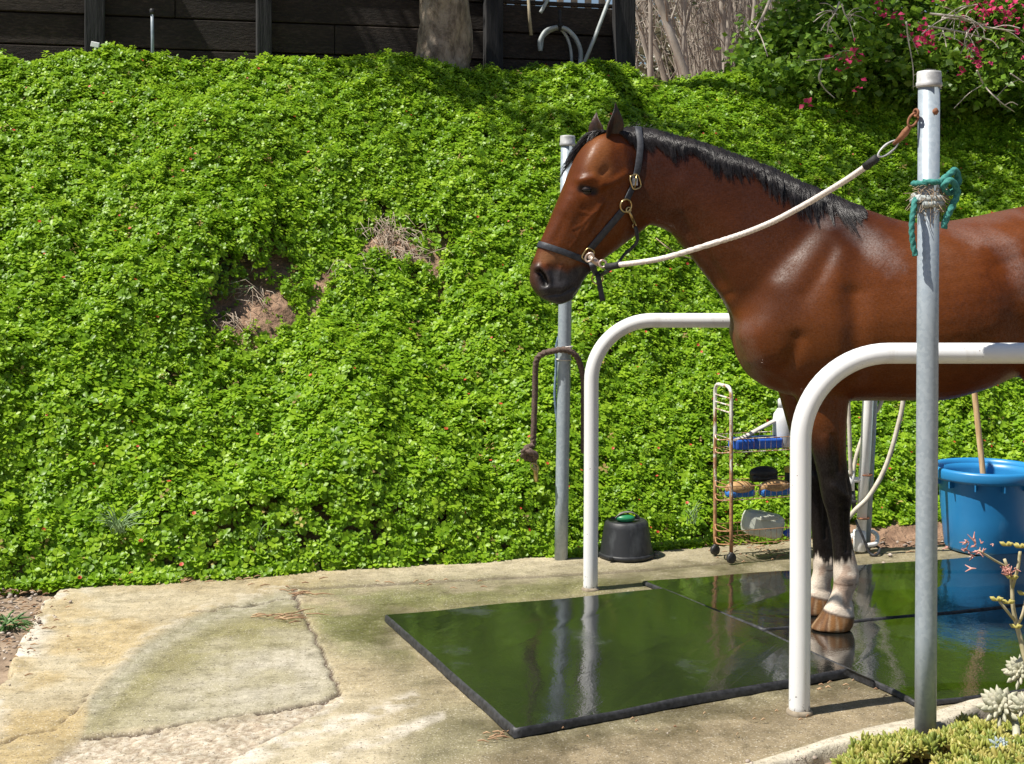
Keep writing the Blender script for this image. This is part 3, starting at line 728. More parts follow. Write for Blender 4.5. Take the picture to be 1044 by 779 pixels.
ca.data.foreach_set('color', np.concatenate([np.clip(col, 0, 1), wetm[:, None]], 1).astype(np.float32).ravel())
hm.polygons.foreach_set('use_smooth', np.ones(len(hm.polygons), bool)); hm.update()

t = NT('bay_coat'); a = t.attr('coat')
hr = t.noise(55, t.coord('Object', (1.2, 5, 9), (0, R(24), 0)), 4, .7)
st2 = t.noise(95, t.coord('Object', (1.6, 2, 1.0), (0, R(24), 0)), 4, .8)
ptch = t.noise(3.2, None, 4, .55)
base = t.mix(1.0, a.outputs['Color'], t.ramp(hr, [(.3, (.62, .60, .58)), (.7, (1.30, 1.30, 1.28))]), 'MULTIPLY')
rg = t.math('ADD', t.math('MULTIPLY', hr, .25), t.math('ADD', t.math('MULTIPLY', ptch, -.25), .42))
ck_ = t.math('MULTIPLY', t.ramp(ptch, [(.32, (.35, .35, .35)), (.52, (1, 1, 1))]), t.ramp(st2, [(.40, (.10, .10, .10)), (.62, (1, 1, 1))]))
pw = t.math('MULTIPLY', a.outputs['Alpha'], t.ramp(st2, [(.36, (.25, .25, .25)), (.62, (1, 1, 1))]))
rg = t.math('ADD', t.math('MULTIPLY', rg, t.math('SUBTRACT', 1, a.outputs['Alpha'])), t.math('MULTIPLY', a.outputs['Alpha'], .60))
t.set(base=base, rough=rg, spec=t.math('ADD', .09, t.math('MULTIPLY', pw, .91)), coat=t.math('MULTIPLY', ck_, .62), coatr=.36)
t.bump(t.math('ADD', t.math('MULTIPLY', hr, .8), t.math('MULTIPLY', st2, .9)), .36, .003)
hm.materials.clear(); hm.materials.append(t.m)
loc = Vector((NX(960), YC, 0))
horse = thing('horse', loc, 'wet bay horse with black mane and white socks standing tied in the wash rack', 'horse')
P0 = P-np.array(loc); hm.vertices.foreach_set('co', P0.astype(np.float32).ravel()); hm.update()
body = bpy.data.objects.new('body', hm); COL.objects.link(body); body.parent = horse
# surface queries in world space
tri = np.zeros(len(hm.polygons)*4, np.int64); 
bv = BVHTree.FromPolygons([tuple(p) for p in P], [tuple(p.vertices) for p in hm.polygons])
CAMP = Vector((0, 0, CH))
def near_hit(px, py):
    d = (at(px, py, 5.0)-CAMP).normalized(); h = bv.ray_cast(CAMP, d); return h[0], h[1]
def side_hit(p, s=-1):
    """nearest skin found coming from the side towards the middle plane"""
    h = bv.ray_cast(Vector((p[0], YC+s*2, p[2])), Vector((0, -s, 0))); return h[0], h[1]

# --- ears: cupped cones
def ear(base, tip, width, open_dir, name='ear'):
    base, tip = np.array(base), np.array(tip); ax = tip-base; L = np.linalg.norm(ax); ax /= L
    od = np.array(open_dir, float); od -= ax*(od@ax); od /= np.linalg.norm(od); sd_ = np.cross(ax, od)
    V = []; F = []; n, m = 16, 20
    for i in range(n):
        t_ = i/(n-1); wd = width*((1-t_**2.0)**.9)*(.72+.5*math.sin(math.pi*min(1, t_*1.15)))+.0012
        c = base+ax*(L*t_)+od*(.020*math.sin(t_*2.6)-.012*t_*t_)
        for k in range(m):
            a_ = 2*math.pi*k/m
            x = math.cos(a_)*wd; y = math.sin(a_)*wd*.62
            if y > 0: y = y*.18-.55*(wd-abs(x))*(1-t_**3)     # the open side is scooped out
            V.append(c+sd_*x+od*y)
    for i in range(n-1):
        for k in range(m): F.append((i*m+k, i*m+(k+1) % m, (i+1)*m+(k+1) % m, (i+1)*m+k))
    F.append(tuple(range(m))[::-1]); F.append(tuple((n-1)*m+k for k in range(m)))
    q = MB(); q.add(V, F); return q
t = NT('ear_hair'); t.set(base=t.ramp(t.noise(40, None, 4), [(.35, (.014, .008, .006)), (.75, (.06, .022, .009))]), rough=.42); t.bump(t.noise(180, None, 3), .4, .003)
m_ear = t.m
ear(HS(620.5, 144, .047), HS(622.3, 106.5, .066), .034, HL*.8-HD*.3).build('ear', m_ear, horse)
ear(HS(614, 145, -.045), HS(613, 112.5, -.066), .032, HL*.55+HD*.7).build('ear', m_ear, horse)
# --- eyes
t = NT('eye'); t.set(base=(.006, .004, .003), rough=.10, spec=.45); m_eye = t.m
t = NT('eyelid_skin'); t.set(base=(.03, .017, .013), rough=.4); m_lid = t.m
for s in (1, -1):
    h = HS(592, 194.5, 0); q0 = Vector(h+HL*(.3*s)); hh = bv.ray_cast(q0, Vector(-HL*s)); c = hh[0]-Vector(HL)*(s*.0105)
    e = MB().ball(c, .0195, 3, (1, 1, .88)).build('eye', m_eye, horse)
    lid = MB()
    for (z0, z1) in ((.003, .023), (-.021, -.009)):
        pts = []
        vs = []; fs = []; n, m = 14, 5
        for i in range(n):
            az = -1.25+2.5*i/(n-1)
            for k in range(m):
                z = z0+(z1-z0)*k/(m-1); edge = math.cos(az)
                if z0 > 0: z = z*(.35+.65*edge)-.002*(1-edge)
                else: z = z*(.4+.6*edge)
                rr = math.sqrt(max((.0222)**2-(z*.95)**2, 1e-6))
                d = HL*s*math.cos(az)+HD*math.sin(az)
                vs.append(np.array(c)+d*rr+np.array([0, 0, z]))
        for i in range(n-1):
            for k in range(m-1): fs.append((i*m+k, i*m+k+1, (i+1)*m+k+1, (i+1)*m+k))
        lid.add(vs, fs)
    lid.build('eyelid', m_lid, e)

# --- mane, forelock and tail: tapering strands in wet clumps
def strands(mb, paths, r0, seg=3):
    for P_ in paths:
        n = len(P_); mb.tube(P_, [r0*(1-.75*(i/(n-1))**2) for i in range(n)], seg, False)
t = NT('black_hair'); co = t.coord(scale=(1, 1, 1)); t.set(base=t.ramp(t.noise(26, co, 3), [(.3, (.008, .007, .008)), (.75, (.036, .030, .031))]), rough=.36, spec=.5); m_hair = t.m
crest = spl([B_(*p) for p in ((632, 133), (646, 131.5), (664, 133.5), (687, 139.5), (715, 147), (745, 157.5), (780, 170.5), (815, 186.5), (842, 198), (866, 208.5), (874, 211))], 400)
mane = MB(); rr = random.Random(5)
NCL = 360
for ci in range(NCL):
    f = (ci+rr.random())/NCL; i0 = int(f*399); c = crest[i0]; tg = (crest[min(i0+3, 399)]-crest[max(i0-3, 0)]).normalized()
    farside = rr.random() < .22
    Ln = (.045+.05*sstep(0, .12, f)+.035*float(sstep(.35, .55, f)*sstep(.95, .75, f))+.012*math.sin(f*9)+.012*math.sin(f*31))*.86*(1-.55*float(sstep(.80, 1, f)))*rr.uniform(.65, 1.25)
    if rr.random() < .05: Ln *= 1.25
    lean = .10+.30*float(1-sstep(.05, .5, f))+rr.gauss(0, .16)
    drop = Vector((tg.x*lean+.06, 0, -1)).normalized()
    up = Vector((0, 0, 1)); s = 1 if farside else -1
    upk = rr.uniform(.004, .013)
    g = [c+Vector((0, s*.004, -.004))]; 
    for k in range(1, 8):
        q = k/7
        p = c+Vector((tg.x*.01*q, 0, 0))+drop*(Ln*max(0, q-.12)/.88)
        hit, nr = side_hit(p, s)
        off = .004+.005*rr.random()+.009*math.sin(q*3.1)*(1 if q < .6 else .4)
        if hit is None or q < .2: p = c+Vector((tg.x*.012*q, s*(.005+.035*q*.6), .7*upk*math.sin(q*6)))
        else: p = Vector((p.x, hit.y+s*off, p.z))
        g.append(p)
    tipx = rr.gauss(0, .004)
    for j in range(17):
        ox, oy = rr.gauss(0, .0085), rr.gauss(0, .0025); cv = rr.uniform(.7, 1.05); ln = rr.uniform(.72, 1.08); w_ = rr.uniform(-.003, .003)
        pp = []
        for k, p in enumerate(g):
            q = k/7; kk = min(7, q*7*ln); i1 = int(min(kk, 6)); fr = kk-i1
            b = g[i1].lerp(g[min(i1+1, 7)], min(fr, 1.0))
            pp.append(b+Vector((ox*(1-cv*.8*q)+tipx*q+w_*math.sin(q*5), oy*(1-.6*q)*(1 if q else .6), .003*rr.random()*(q < .3))))
        strands(mane, [pp], .00105)
for j in range(26):    # a few stray hairs standing up behind the halter
    f = rr.uniform(.02, .22); c = crest[int(f*399)]; a = rr.uniform(-.2, 1.3)
    pp = [c+Vector((math.sin(a)*q*.03+.01*q*q, rr.gauss(0, .002), q*.03*math.cos(a))) for q in (0, .35, .7, 1)]
    strands(mane, [pp], .0011)
mane.build('mane', m_hair, horse)
fl = MB()
for j in range(420):
    a = rr.random(); c = HS(612+12*rr.random(), 134+2*rr.random(), rr.uniform(-.035, .03))
    tgt = rr.choice([(578, 172, -.075), (584, 160, -.06), (590, 150, -.03), (597, 148, .015), (575, 184, -.085)]); L = rr.uniform(.55, 1.05)
    pp = []
    for k in range(7):
        q = k/6*L; x = 612+(tgt[0]-612)*q; y = 134+(tgt[1]-134)*q**1.25-9*q*(1-q)*1.2; lt = (1-q)*0+tgt[2]*q
        p = HS(x, y, lt+rr.gauss(0, .003))+(c-HS(612, 134))*(1-.7*q)+HD*(.006*math.sin(q*2.6))+np.array([0, 0, .012*math.sin(q*2.2)])
        pp.append(Vector(p))
    strands(fl, [pp], .0013)
fl.build('forelock', m_hair, horse)
tl = MB()
for j in range(420):
    a, b = rr.gauss(0, .022), rr.gauss(0, .022); L = rr.uniform(.7, 1.0); sp = rr.uniform(.7, 1.5)
    pp = []
    for k in range(9):
        q = k/8*L; p = np.array([NX(1160)+.10*math.sin(min(q*2.6, 1.57))+.015*q, YC, NZ(236)-.85*q**1.15+.02*math.sin(q*3)])
        w_ = (.35+1.6*q-1.0*q*q)*sp
        pp.append(Vector(p+np.array([a*w_, b*w_, 0])))
    strands(tl, [pp], .0024, 4)
tl.build('tail', m_hair, horse)
# ---------------------------------------------------------------- metals, plastics, rope
t = NT('galvanised_steel'); v = t.n('ShaderNodeTexVoronoi'); v.inputs['Scale'].default_value = 95; t.l(t.coord(), v.inputs['Vector'])
b = t.ramp(v.outputs['Color'], [(.2, (.32, .375, .425)), (.8, (.39, .445, .49))])
stn = t.noise(7, t.coord(scale=(1, 1, .22)), 5, .6)
b = t.mix(t.ramp(stn, [(.55, (0, 0, 0)), (.72, (.6, .6, .6))]), b, (.52, .55, .58)); b = t.mix(t.ramp(t.noise(11, t.coord(scale=(1, 1, .35)), 5), [(.62, (0, 0, 0)), (.75, (.5, .5, .5))]), b, (.24, .20, .16))
t.set(base=b, metal=.2, rough=.42); t.bump(t.noise(120, None, 3), .12, .001); m_galv = t.m
m_galv2 = simple('weathered_cap', (.34, .34, .34), (.66, .66, .66), 22, .6, .2, bump=.3, bscale=80)
t = NT('white_pipe_paint'); gz = t.n('ShaderNodeTexCoord'); sx = t.n('ShaderNodeSeparateXYZ'); t.l(gz.outputs['Object'], sx.inputs[0])
n = t.noise(34, None, 6, .7); lowz = t.math('MULTIPLY', t.math('SUBTRACT', .16, sx.outputs[2], True), 1.1)
f = t.ramp(t.math('ADD', n, lowz), [(.73, (0, 0, 0)), (.76, (1, 1, 1))])
grime = t.ramp(t.noise(5, t.coord(scale=(1, 1, .3)), 5), [(.4, (.84, .84, .84)), (.7, (.76, .76, .75))])
drip = t.noise(16, t.coord(scale=(1, 1, .12)), 5, .6); grime = t.mix(t.ramp(drip, [(.56, (0, 0, 0)), (.75, (.55, .55, .55))]), grime, (.50, .44, .36)); spot = t.noise(90, None, 2); grime = t.mix(t.ramp(spot, [(.74, (0, 0, 0)), (.77, (1, 1, 1))]), grime, (.22, .15, .11))
t.set(base=t.mix(f, grime, (.25, .24, .23)), rough=.34); t.bump(f, -.3, .001); m_white = t.m
m_rust = simple('rust', (.16, .06, .03), (.36, .16, .08), 40, .85, bump=.5, bscale=120)
m_brass = simple('brass', (.42, .30, .12), (.66, .52, .26), 60, .3, .9)
m_strap = simple('halter_nylon', (.018, .020, .026), (.04, .044, .055), 80, .55, bump=.5, bscale=260, bdist=.0012)
m_padded = simple('black_whipping', (.010, .010, .010), (.03, .03, .03), 90, .7, bump=.4, bscale=200)
def ropemat(nm, c1, c2, sc=140): return simple(nm, c1, c2, sc, .85, bump=.7, bscale=420, bdist=.0015)
m_rope = ropemat('white_rope', (.60, .52, .46), (.80, .74, .69)); m_rope_b = ropemat('brown_rope', (.07, .045, .035), (.17, .115, .09)); m_rope_g = ropemat('green_rope', (.02, .15, .13), (.06, .28, .24)); m_rope_s = ropemat('pale_frayed', (.28, .31, .30), (.52, .56, .55))
m_rope_bl = ropemat('blue_rope', (.10, .16, .25), (.2, .28, .38))

def pipe(name, base, top, r, label, group):
    o = thing(name, base, label, 'post', group); base, top = Vector(base), Vector(top); ax = (top-base).normalized()
    q = MB(); q.tube([base-ax*.03, base+ax*.3, base.lerp(top, .6), top-ax*.02], r, 28); q.build('pole', m_galv, o)
    rot = ax.to_track_quat('Z', 'Y').to_matrix()
    c = MB(); c.lathe([(r*.98, -.048), (r*1.16, -.047), (r*1.20, -.042), (r*1.20, -.034), (r*1.13, -.031), (r*1.13, -.006), (r*1.08, .0), (r*.5, .003)], top, 28, rot); c.build('cap', m_galv2, o)
    return o
p0 = gnd(943.5, 744.5); p0.z = 0; p1 = at(947.3, 73, p0.y)
post_n = pipe('tie_post', p0, p1, .0318, 'tall galvanised tie post with green rope knotted near its capped top', 'tie posts')
bq = MB(); c = at(953.5, 113.5, p0.y-.033); bq.ball(c, .0088, 2, (1, .8, 1)); bq.lathe([(.012, 0), (.012, .004)], c+Vector((0, .006, 0)), 6, Matrix.Rotation(R(90), 3, 'X')); bq.build('bolt', m_rust, post_n)
f0 = gnd(572, 569); f0.z = 0; f1 = at(578.8, 138.5, f0.y)
post_f = pipe('tie_post', f0, f1, .0305, 'galvanised tie post behind the horse head with brown rope hung on it', 'tie posts')

m_grout = simple('grout', (.20, .16, .11), (.36, .30, .22), 30, .9, bump=.6, bscale=90)
def hoop(base, ztop, R_, xend, r, label):
    o = thing('stall_rail', base, label, 'rail', 'white stall rails'); b = Vector(base)
    zc = ztop-r
    P = [b+Vector((0, 0, -.02)), b+Vector((0, 0, .02)), b+Vector((.003, 0, .4))]
    P += [Vector((b.x+.004+R_-R_*math.cos(a), b.y, zc-R_+R_*math.sin(a))) for a in np.linspace(0, math.pi/2, 18)]
    P += [Vector((x, b.y, zc)) for x in np.linspace(b.x+R_+.2, xend-R_, 5)]
    P += [Vector((xend-R_+R_*math.sin(a), b.y, zc-R_+R_*math.cos(a))) for a in np.linspace(0, math.pi/2, 18)][1:]
    P += [Vector((xend, b.y, .3)), Vector((xend, b.y, -.02))]
    q = MB(); q.tube(P, r, 26); q.build('rail_pipe', m_white, o)
    for x in (b.x, xend): MB().lathe([(r*1.3, -.01), (r*1.22, .004), (r*1.03, .009)], (x, b.y, 0), 26).build('foot_collar', m_grout, o)
    return o
h0 = gnd(815, 725.5); h0.z = 0
hoop(h0, CH-(349.5-HY)*h0.y/FX, .275, h0.x+2.15, .0325, 'white bent pipe rail standing in front of the horse')
h1 = gnd(602, 600.5); h1.z = 0
hoop(h1, CH-(319.3-HY)*h1.y/FX, .255, h1.x+2.4, .0305, 'white bent pipe rail standing behind the horse by the black bucket')

# ---------------------------------------------------------------- rubber mats with a film of water
t = NT('wet_rubber'); big = t.noise(2.6, None, 3); mid = t.noise(9, None, 3)
dry = t.ramp(t.noise(3.2, None, 5, .6), [(.60, (0, 0, 0)), (.72, (1, 1, 1))])
b = t.mix(dry, (.009, .010, .009), (.05, .055, .06)); b = t.mix(t.ramp(t.noise(160, None, 2), [(.5, (0, 0, 0)), (.8, (.35, .35, .35))]), b, (.03, .033, .035))
t.set(base=b, rough=t.math('ADD', t.math('MULTIPLY', dry, .34), t.math('ADD', .10, t.math('MULTIPLY', t.ramp(t.noise(5.5, None, 4), [(.35, (0, 0, 0)), (.75, (1, 1, 1))]), .10))), spec=.12, ior=1.5, coat=1.0, coatr=t.math('ADD', .015, t.math('MULTIPLY', t.ramp(t.noise(3.4, None, 5, .6), [(.42, (0, 0, 0)), (.66, (1, 1, 1))]), .16)))
bn = t.n('ShaderNodeBump'); bn.inputs['Strength'].default_value = .30; bn.inputs['Distance'].default_value = .014
t.l(t.noise(5.0, t.coord(scale=(1, .7, 1)), 2, .4, .3), bn.inputs['Height'])
b2 = t.n('ShaderNodeBump'); b2.inputs['Strength'].default_value = .30; b2.inputs['Distance'].default_value = .0012; t.l(t.noise(95, None, 2), b2.inputs['Height']); t.l(bn.outputs[0], b2.inputs['Normal']); t.l(b2.outputs[0], t.p.inputs['Normal']); t.l(b2.outputs[0], t.p.inputs['Coat Normal'])
m_mat = t.m
m_matn = t.m.copy(); m_matn.name = 'flooded_rubber'
for n_ in m_matn.node_tree.nodes:
    if n_.type == 'BSDF_PRINCIPLED':
        for s_ in ('Coat Roughness', 'Roughness'):
            for l_ in list(n_.inputs[s_].links): m_matn.node_tree.links.remove(l_)
        n_.inputs['Coat Roughness'].default_value = .012; n_.inputs['Roughness'].default_value = .05; n_.inputs['Coat Weight'].default_value = 1; n_.inputs['Specular IOR Level'].default_value = .3
m_matside = simple('rubber_edge', (.014, .014, .015), (.05, .05, .055), 60, .55, bump=.5, bscale=150)
def mat_(poly, z0, th, label, m=None):
    c = sum(poly, Vector())/len(poly); c.z = z0; o = thing('rubber_mat', c, label, 'mat', 'rubber mats on the wash rack')
    P = []
    for a, b_ in zip(poly, poly[1:]+poly[:1]):                 # edges slightly wavy and worn
        n = max(2, int((b_-a).length/.03)); d = (b_-a).normalized(); s = Vector((-d.y, d.x, 0))
        for i in range(n):
            q = a.lerp(b_, i/n); P.append(q+s*(.010*(float(fbm(np.array(q.x*7), np.array(q.y*7), 3))-.5)))
    n = len(P); V = []; 
    for off, z in ((0, z0), (.001, z0+th*.6), (.004, z0+th*.9), (.010, z0+th)):
        for p in P:
            d = (c-p); d.z = 0; d.normalize(); V.append(Vector((p.x, p.y, 0))+d*off+Vector((0, 0, z+.002*math.sin(p.x*9+p.y*5)*(z > z0))))
    F = [(k*n+i, k*n+(i+1) % n, (k+1)*n+(i+1) % n, (k+1)*n+i) for k in range(3) for i in range(n)]
    s = MB(); s.add(V, F); s.build('rim', m_matside, o)
    tp = MB(); tp.add(V[3*n:], [tuple(range(n))], False); tp.build('top_surface', m or m_mat, o); return o
def gp(*L): return [Vector((*gnd(x, y, .02).xy, 0)) for x, y in L]
mat_(gp((392, 628), (524, 746), (700, 713), (866, 684), (905, 700), (676, 600), (672, 600))[:4]+gp((893, 696), (770, 640.5), (676, 601)), .0, .026, 'wet black rubber mat nearest the camera, reflecting the white rail')
BL, FL = gp((655, 591), (777, 639.5)); d = Vector((.9605, .278, 0)); d2 = Vector((.957, .291, 0))
mat_([BL, FL, FL+d2*2.15, BL+d*2.12], .0, .014, 'wet black rubber mat at the back, reaching to the blue tub', m_matn)
A, B2, C2 = gp((779, 641.5), (912, 703), (931, 713)); 
mat_([A, B2, C2, *gp((956, 712), (1044, 701)), Vector((3.25, 5.0, 0)), A+d2*2.15], .0, .014, 'wet black rubber mat under the front hoof of the horse', m_matn)

# ---------------------------------------------------------------- black bucket turned over, green scrubber on it
t = NT('black_rubber'); sc_ = t.ramp(t.noise(9, t.coord(scale=(1, 1, .5)), 5, .6), [(.5, (.018, .019, .022)), (.72, (.085, .092, .10))]); t.set(base=sc_, rough=.5); t.bump(t.noise(40, None, 4), .3, .003); m_brub = t.m
c = gnd(638.5, 566.5); c.z = 0
bk = thing('feed_bucket', c, 'black rubber bucket turned upside down beside the back white rail', 'bucket')
q = MB(); q.lathe([(.124, .018), (.121, .03), (.104, .138), (.098, .159), (.090, .166), (.082, .165), (.076, .158), (.0, .157)], c, 44, None, False); q.build('body', m_brub, bk)
q = MB(); q.lathe([(.120, .0), (.129, .001), (.1315, .008), (.131, .016), (.126, .021), (.118, .020)], c, 44, None, False); q.build('rim', m_brub, bk)
for s in (0, 1): MB().box(c+Vector(((.137 if s else -.08), (-.03 if s else -.115), .014)), (.02, .02, .014), None, .003).build('handle_lug', m_brub, bk)
m_green = simple('green_plastic', (.012, .17, .065), (.03, .27, .11), 14, .38)
cs = c+Vector((-.005, -.005, .158))
so = thing('grooming_scrubber', cs, 'green oval curry scrubber with a strap lying on the upturned bucket', 'scrubber')
q = MB(); q.ball(cs+Vector((0, 0, .016)), .046, 3, (1, .62, .42)); q.build('pad', m_green, so)
q = MB(); q.ribbon(spl([cs+Vector(p) for p in ((-.045, 0, .018), (-.02, -.004, .040), (.02, .004, .044), (.052, .012, .03), (.06, .018, .008))], 14), [Vector((0, 0, 1))]*14, .026, .004); q.build('strap', simple('strap_web', (.10, .09, .08), (.22, .20, .19), 60, .8), so)

# ---------------------------------------------------------------- blue tub with a broom handle in it
t = NT('blue_plastic'); t.set(base=t.ramp(t.noise(2.5, None, 5), [(.3, (.012, .155, .46)), (.7, (.022, .235, .58))]), rough=.36)
wk = t.ramp(t.noise(16, t.coord(scale=(1, 1, .3)), 5), [(.6, (0, 0, 0)), (.75, (.5, .5, .5))]); t.set(base=t.mix(wk, t.ramp(t.noise(2.5, None, 5), [(.3, (.018, .19, .46)), (.7, (.03, .26, .56))]), (.10, .33, .62))); t.bump(t.noise(8, None, 3), .12, .01); m_blue = t.m
c = Vector((2.245, 6.50, 0.0)); zt = .388
tb = thing('muck_tub', c, 'large bright blue plastic tub standing on the paving', 'tub')
q = MB(); q.lathe([(.165, .0), (.184, .004), (.192, .02), (.206, .16), (.221, .345), (.224, zt-.02), (.219, zt-.02), (.214, .34), (.198, .15), (.184, .03), (.0, .026)], c, 56, None, False); q.build('body', m_blue, tb)
q = MB(); q.lathe([(.222, zt-.055), (.249, zt-.052), (.253, zt-.04), (.254, zt-.010), (.249, zt), (.238, zt+.002), (.222, zt-.004), (.219, zt-.02)], c, 56, None, False); q.build('rim', m_blue, tb)
for a in np.linspace(0, 6.28, 13)[:-1]: MB().box(c+Vector((.234*math.cos(a), .234*math.sin(a), zt-.068)), (.03, .006, .03), Matrix.Rotation(a, 3, 'Z')).build('rim_rib', m_blue, tb)
b0 = c+Vector((-.02, -.12, .03)); b1 = at(994, 405, 6.42); b1 = b0+(b1-b0).normalized()*1.12
bh = thing('broom', b0, 'broom with pale wooden handle leaning in the blue tub', 'broom')
q = MB(); q.tube([b0.lerp(b1, i/8) for i in range(9)], .0135, 14); q.build('handle', simple('broom_wood', (.52, .32, .15), (.72, .52, .30), 18, .6, stretch=(6, 6, .6)), bh)
q = MB(); q.box(b0+Vector((0, .06, .02)), (.04, .16, .03), None, .006); q.build('head', simple('broom_block', (.3, .2, .1), (.4, .28, .16), 20, .7), bh)

# ---------------------------------------------------------------- grooming trolley
t = NT('rusty_white_enamel'); sx = t.n('ShaderNodeSeparateXYZ'); t.l(t.coord(), sx.inputs[0])
n = t.noise(38, t.coord(scale=(1, 1, .35)), 6, .7); 
f = t.ramp(t.math('ADD', n, t.math('MULTIPLY', t.math('SUBTRACT', .5, sx.outputs[2]), .32)), [(.42, (0, 0, 0)), (.50, (1, 1, 1))])
t.set(base=t.mix(f, (.74, .72, .66), t.ramp(t.noise(60, None, 4), [(.3, (.25, .105, .042)), (.7, (.50, .28, .135))])), rough=t.math('ADD', .4, t.math('MULTIPLY', f, .4))); t.bump(f, .5, .001); m_rw = t.m
m_wheel = simple('black_wheel', (.012, .012, .012), (.04, .04, .04), 60, .5)
K0, K1 = gnd(729, 566), gnd(745.5, 574.5); K0.z = K1.z = 0
ex = (K1-K0); wdt = ex.length; ex.normalize(); ey = Vector((-ex.y, ex.x, 0)); ey = ey if ey.x > 0 else -ey       # along the trolley
LEN = .455
tr = thing('grooming_trolley', (K0+K1)/2, 'rusty white wire trolley on castors holding brushes', 'trolley')
def tp(a, l, z): return K0+ex*(a*wdt)+ey*l+Vector((0, 0, z))
def endframe(l, ztop, rungs):
    q = MB(); z1 = ztop
    P = [tp(0, l, .045)]+[tp(0, l, z) for z in np.linspace(.1, z1-.045, 6)]
    P += [tp(.0, l, z1-.04)+ex*(.04-.04*math.cos(a))+Vector((0, 0, .04*math.sin(a))) for a in np.linspace(.2, math.pi/2, 5)]
    P += [tp(1, l, z1-.04)+ex*(-.04+.04*math.sin(a))+Vector((0, 0, .04*math.cos(a))) for a in np.linspace(0, math.pi/2, 6)]
    P += [tp(1, l, z) for z in np.linspace(z1-.06, .045, 7)]
    q.tube(P, .0085, 10); q.build('end_frame', m_rw, tr)
    q = MB()
    for z in rungs: q.tube([tp(0, l, z), tp(1, l, z-.002)], .0038, 6)
    q.build('rungs', m_rw, tr)
endframe(0, .795, (.745, .712, .68)); endframe(LEN, .50, (.46,))
for zb in (.085, .285, .50):
    q = MB(); n = 16
    for dz in (0, .06):
        q.tube([tp(0, 0, zb+dz), tp(0, LEN, zb+dz), tp(1, LEN, zb+dz), tp(1, 0, zb+dz), tp(0, 0, zb+dz)], .0019, 6)
        q.tube(spl([tp(0, 0, zb+dz), tp(.5, -.028, zb+dz-.012), tp(1, 0, zb+dz)], 9), .0032, 6)
    for i in range(n+1):
        l = LEN*i/n; q.tube([tp(0, l, zb+.06), tp(0, l, zb), tp(1, l, zb), tp(1, l, zb+.06)], .0010, 5)
    q.build('wire_basket', m_rw, tr)
for a, l in ((0, 0), (1, 0), (0, LEN), (1, LEN)):
    p = tp(a, l, 0); w_ = MB(); w_.lathe([(.010, -.011), (.021, -.010), (.024, -.006), (.024, .006), (.021, .010), (.010, .011)], p+Vector((0, 0, .024)), 20, Matrix.Rotation(R(90), 3, 'X') @ Matrix.Rotation(.5, 3, 'Y'))
    w_.ball(p+Vector((0, 0, .042)), .013, 2); wo = w_.build('castor', m_wheel, tr); MB().tube([p+Vector((0, 0, .024)), p+Vector((0, 0, .058))], .006, 8).build('castor_stem', m_rw, wo)
m_bblue = simple('blue_brush_plastic', (.012, .07, .42), (.025, .13, .55), 20, .4)
m_bbrist = simple('blue_bristle', (.02, .12, .45), (.05, .26, .68), 160, .6, bump=1, bscale=260, bdist=.006, stretch=(1, 1, .2))
m_bwood = simple('brush_wood', (.40, .22, .09), (.62, .40, .19), 18, .45, stretch=(1, 6, 6)); m_blk = simple('black_plastic', (.012, .012, .013), (.035, .035, .038), 30, .45)
rotl = Matrix.Rotation(math.atan2(ey.y, ey.x), 3, 'Z')
def put(nm, lab, cat, a, l, z, grp=None): p = tp(a, l, z); return thing(nm, p, lab, cat, grp), p
o, p = put('tray', 'blue plastic tray in the top basket of the trolley', 'tray', .55, .16, .502)
q = MB(); q.box(p+Vector((0, 0, .024)), (.235, .10, .046), rotl, .008); q.build('body', m_bblue, o)
q = MB(); q.box(p+Vector((0, 0, .0485)), (.21, .075, .004), rotl, .001); q.build('inside', simple('tray_dark', (.012, .03, .12), (.02, .06, .25), 20, .5), o)
sp0, sp1 = tp(.75, -.0, .555), tp(.35, .36, .655)
o = thing('sweat_scraper', sp0, 'long pale curved scraper lying across the blue tray', 'scraper')
q = MB(); q.tube(spl([sp0+Vector((0, 0, -.006)), sp0.lerp(sp1, .2)+Vector((0, 0, -.024)), sp0.lerp(sp1, .5)+Vector((0, 0, -.014)), sp1], 14), [.004]*3+[.008]*11, 8, True, flat=1.9); q.build('blade', simple('pale_plastic', (.5, .46, .42), (.72, .68, .63), 20, .45), o)
m_whp = simple('white_plastic', (.66, .68, .70), (.80, .80, .80), 15, .4)
o, p = put('spray_bottle', 'white bottle standing in the top basket beside the horse leg', 'bottle', .45, .31, .502)
q = MB(); q.lathe([(.044, 0), (.048, .01), (.048, .12), (.044, .15), (.026, .175), (.02, .18)], p, 24); q.build('body', m_whp, o)
q = MB(); q.lathe([(.024, .178), (.025, .215), (.018, .222)], p, 18); q.build('cap', m_whp, o)
o, p = put('cloth', 'pale blue rag bundled at the end of the top basket', 'rag', .3, .375, .503)
bm = bmesh.new(); bmesh.ops.create_icosphere(bm, subdivisions=4, radius=.055)
for v in bm.verts:
    k = float(fbm(np.array(v.co.x*30+4), np.array(v.co.z*30+v.co.y*21), 3)); v.co *= .72+.6*k; v.co.z = max(v.co.z*.8, -.02)
q = MB(); q.bm(bm, Matrix.Translation(p+Vector((0, 0, .02)))); q.build('fold', simple('rag_cloth', (.42, .52, .60), (.66, .74, .78), 25, .9, bump=.4, bscale=90), o)
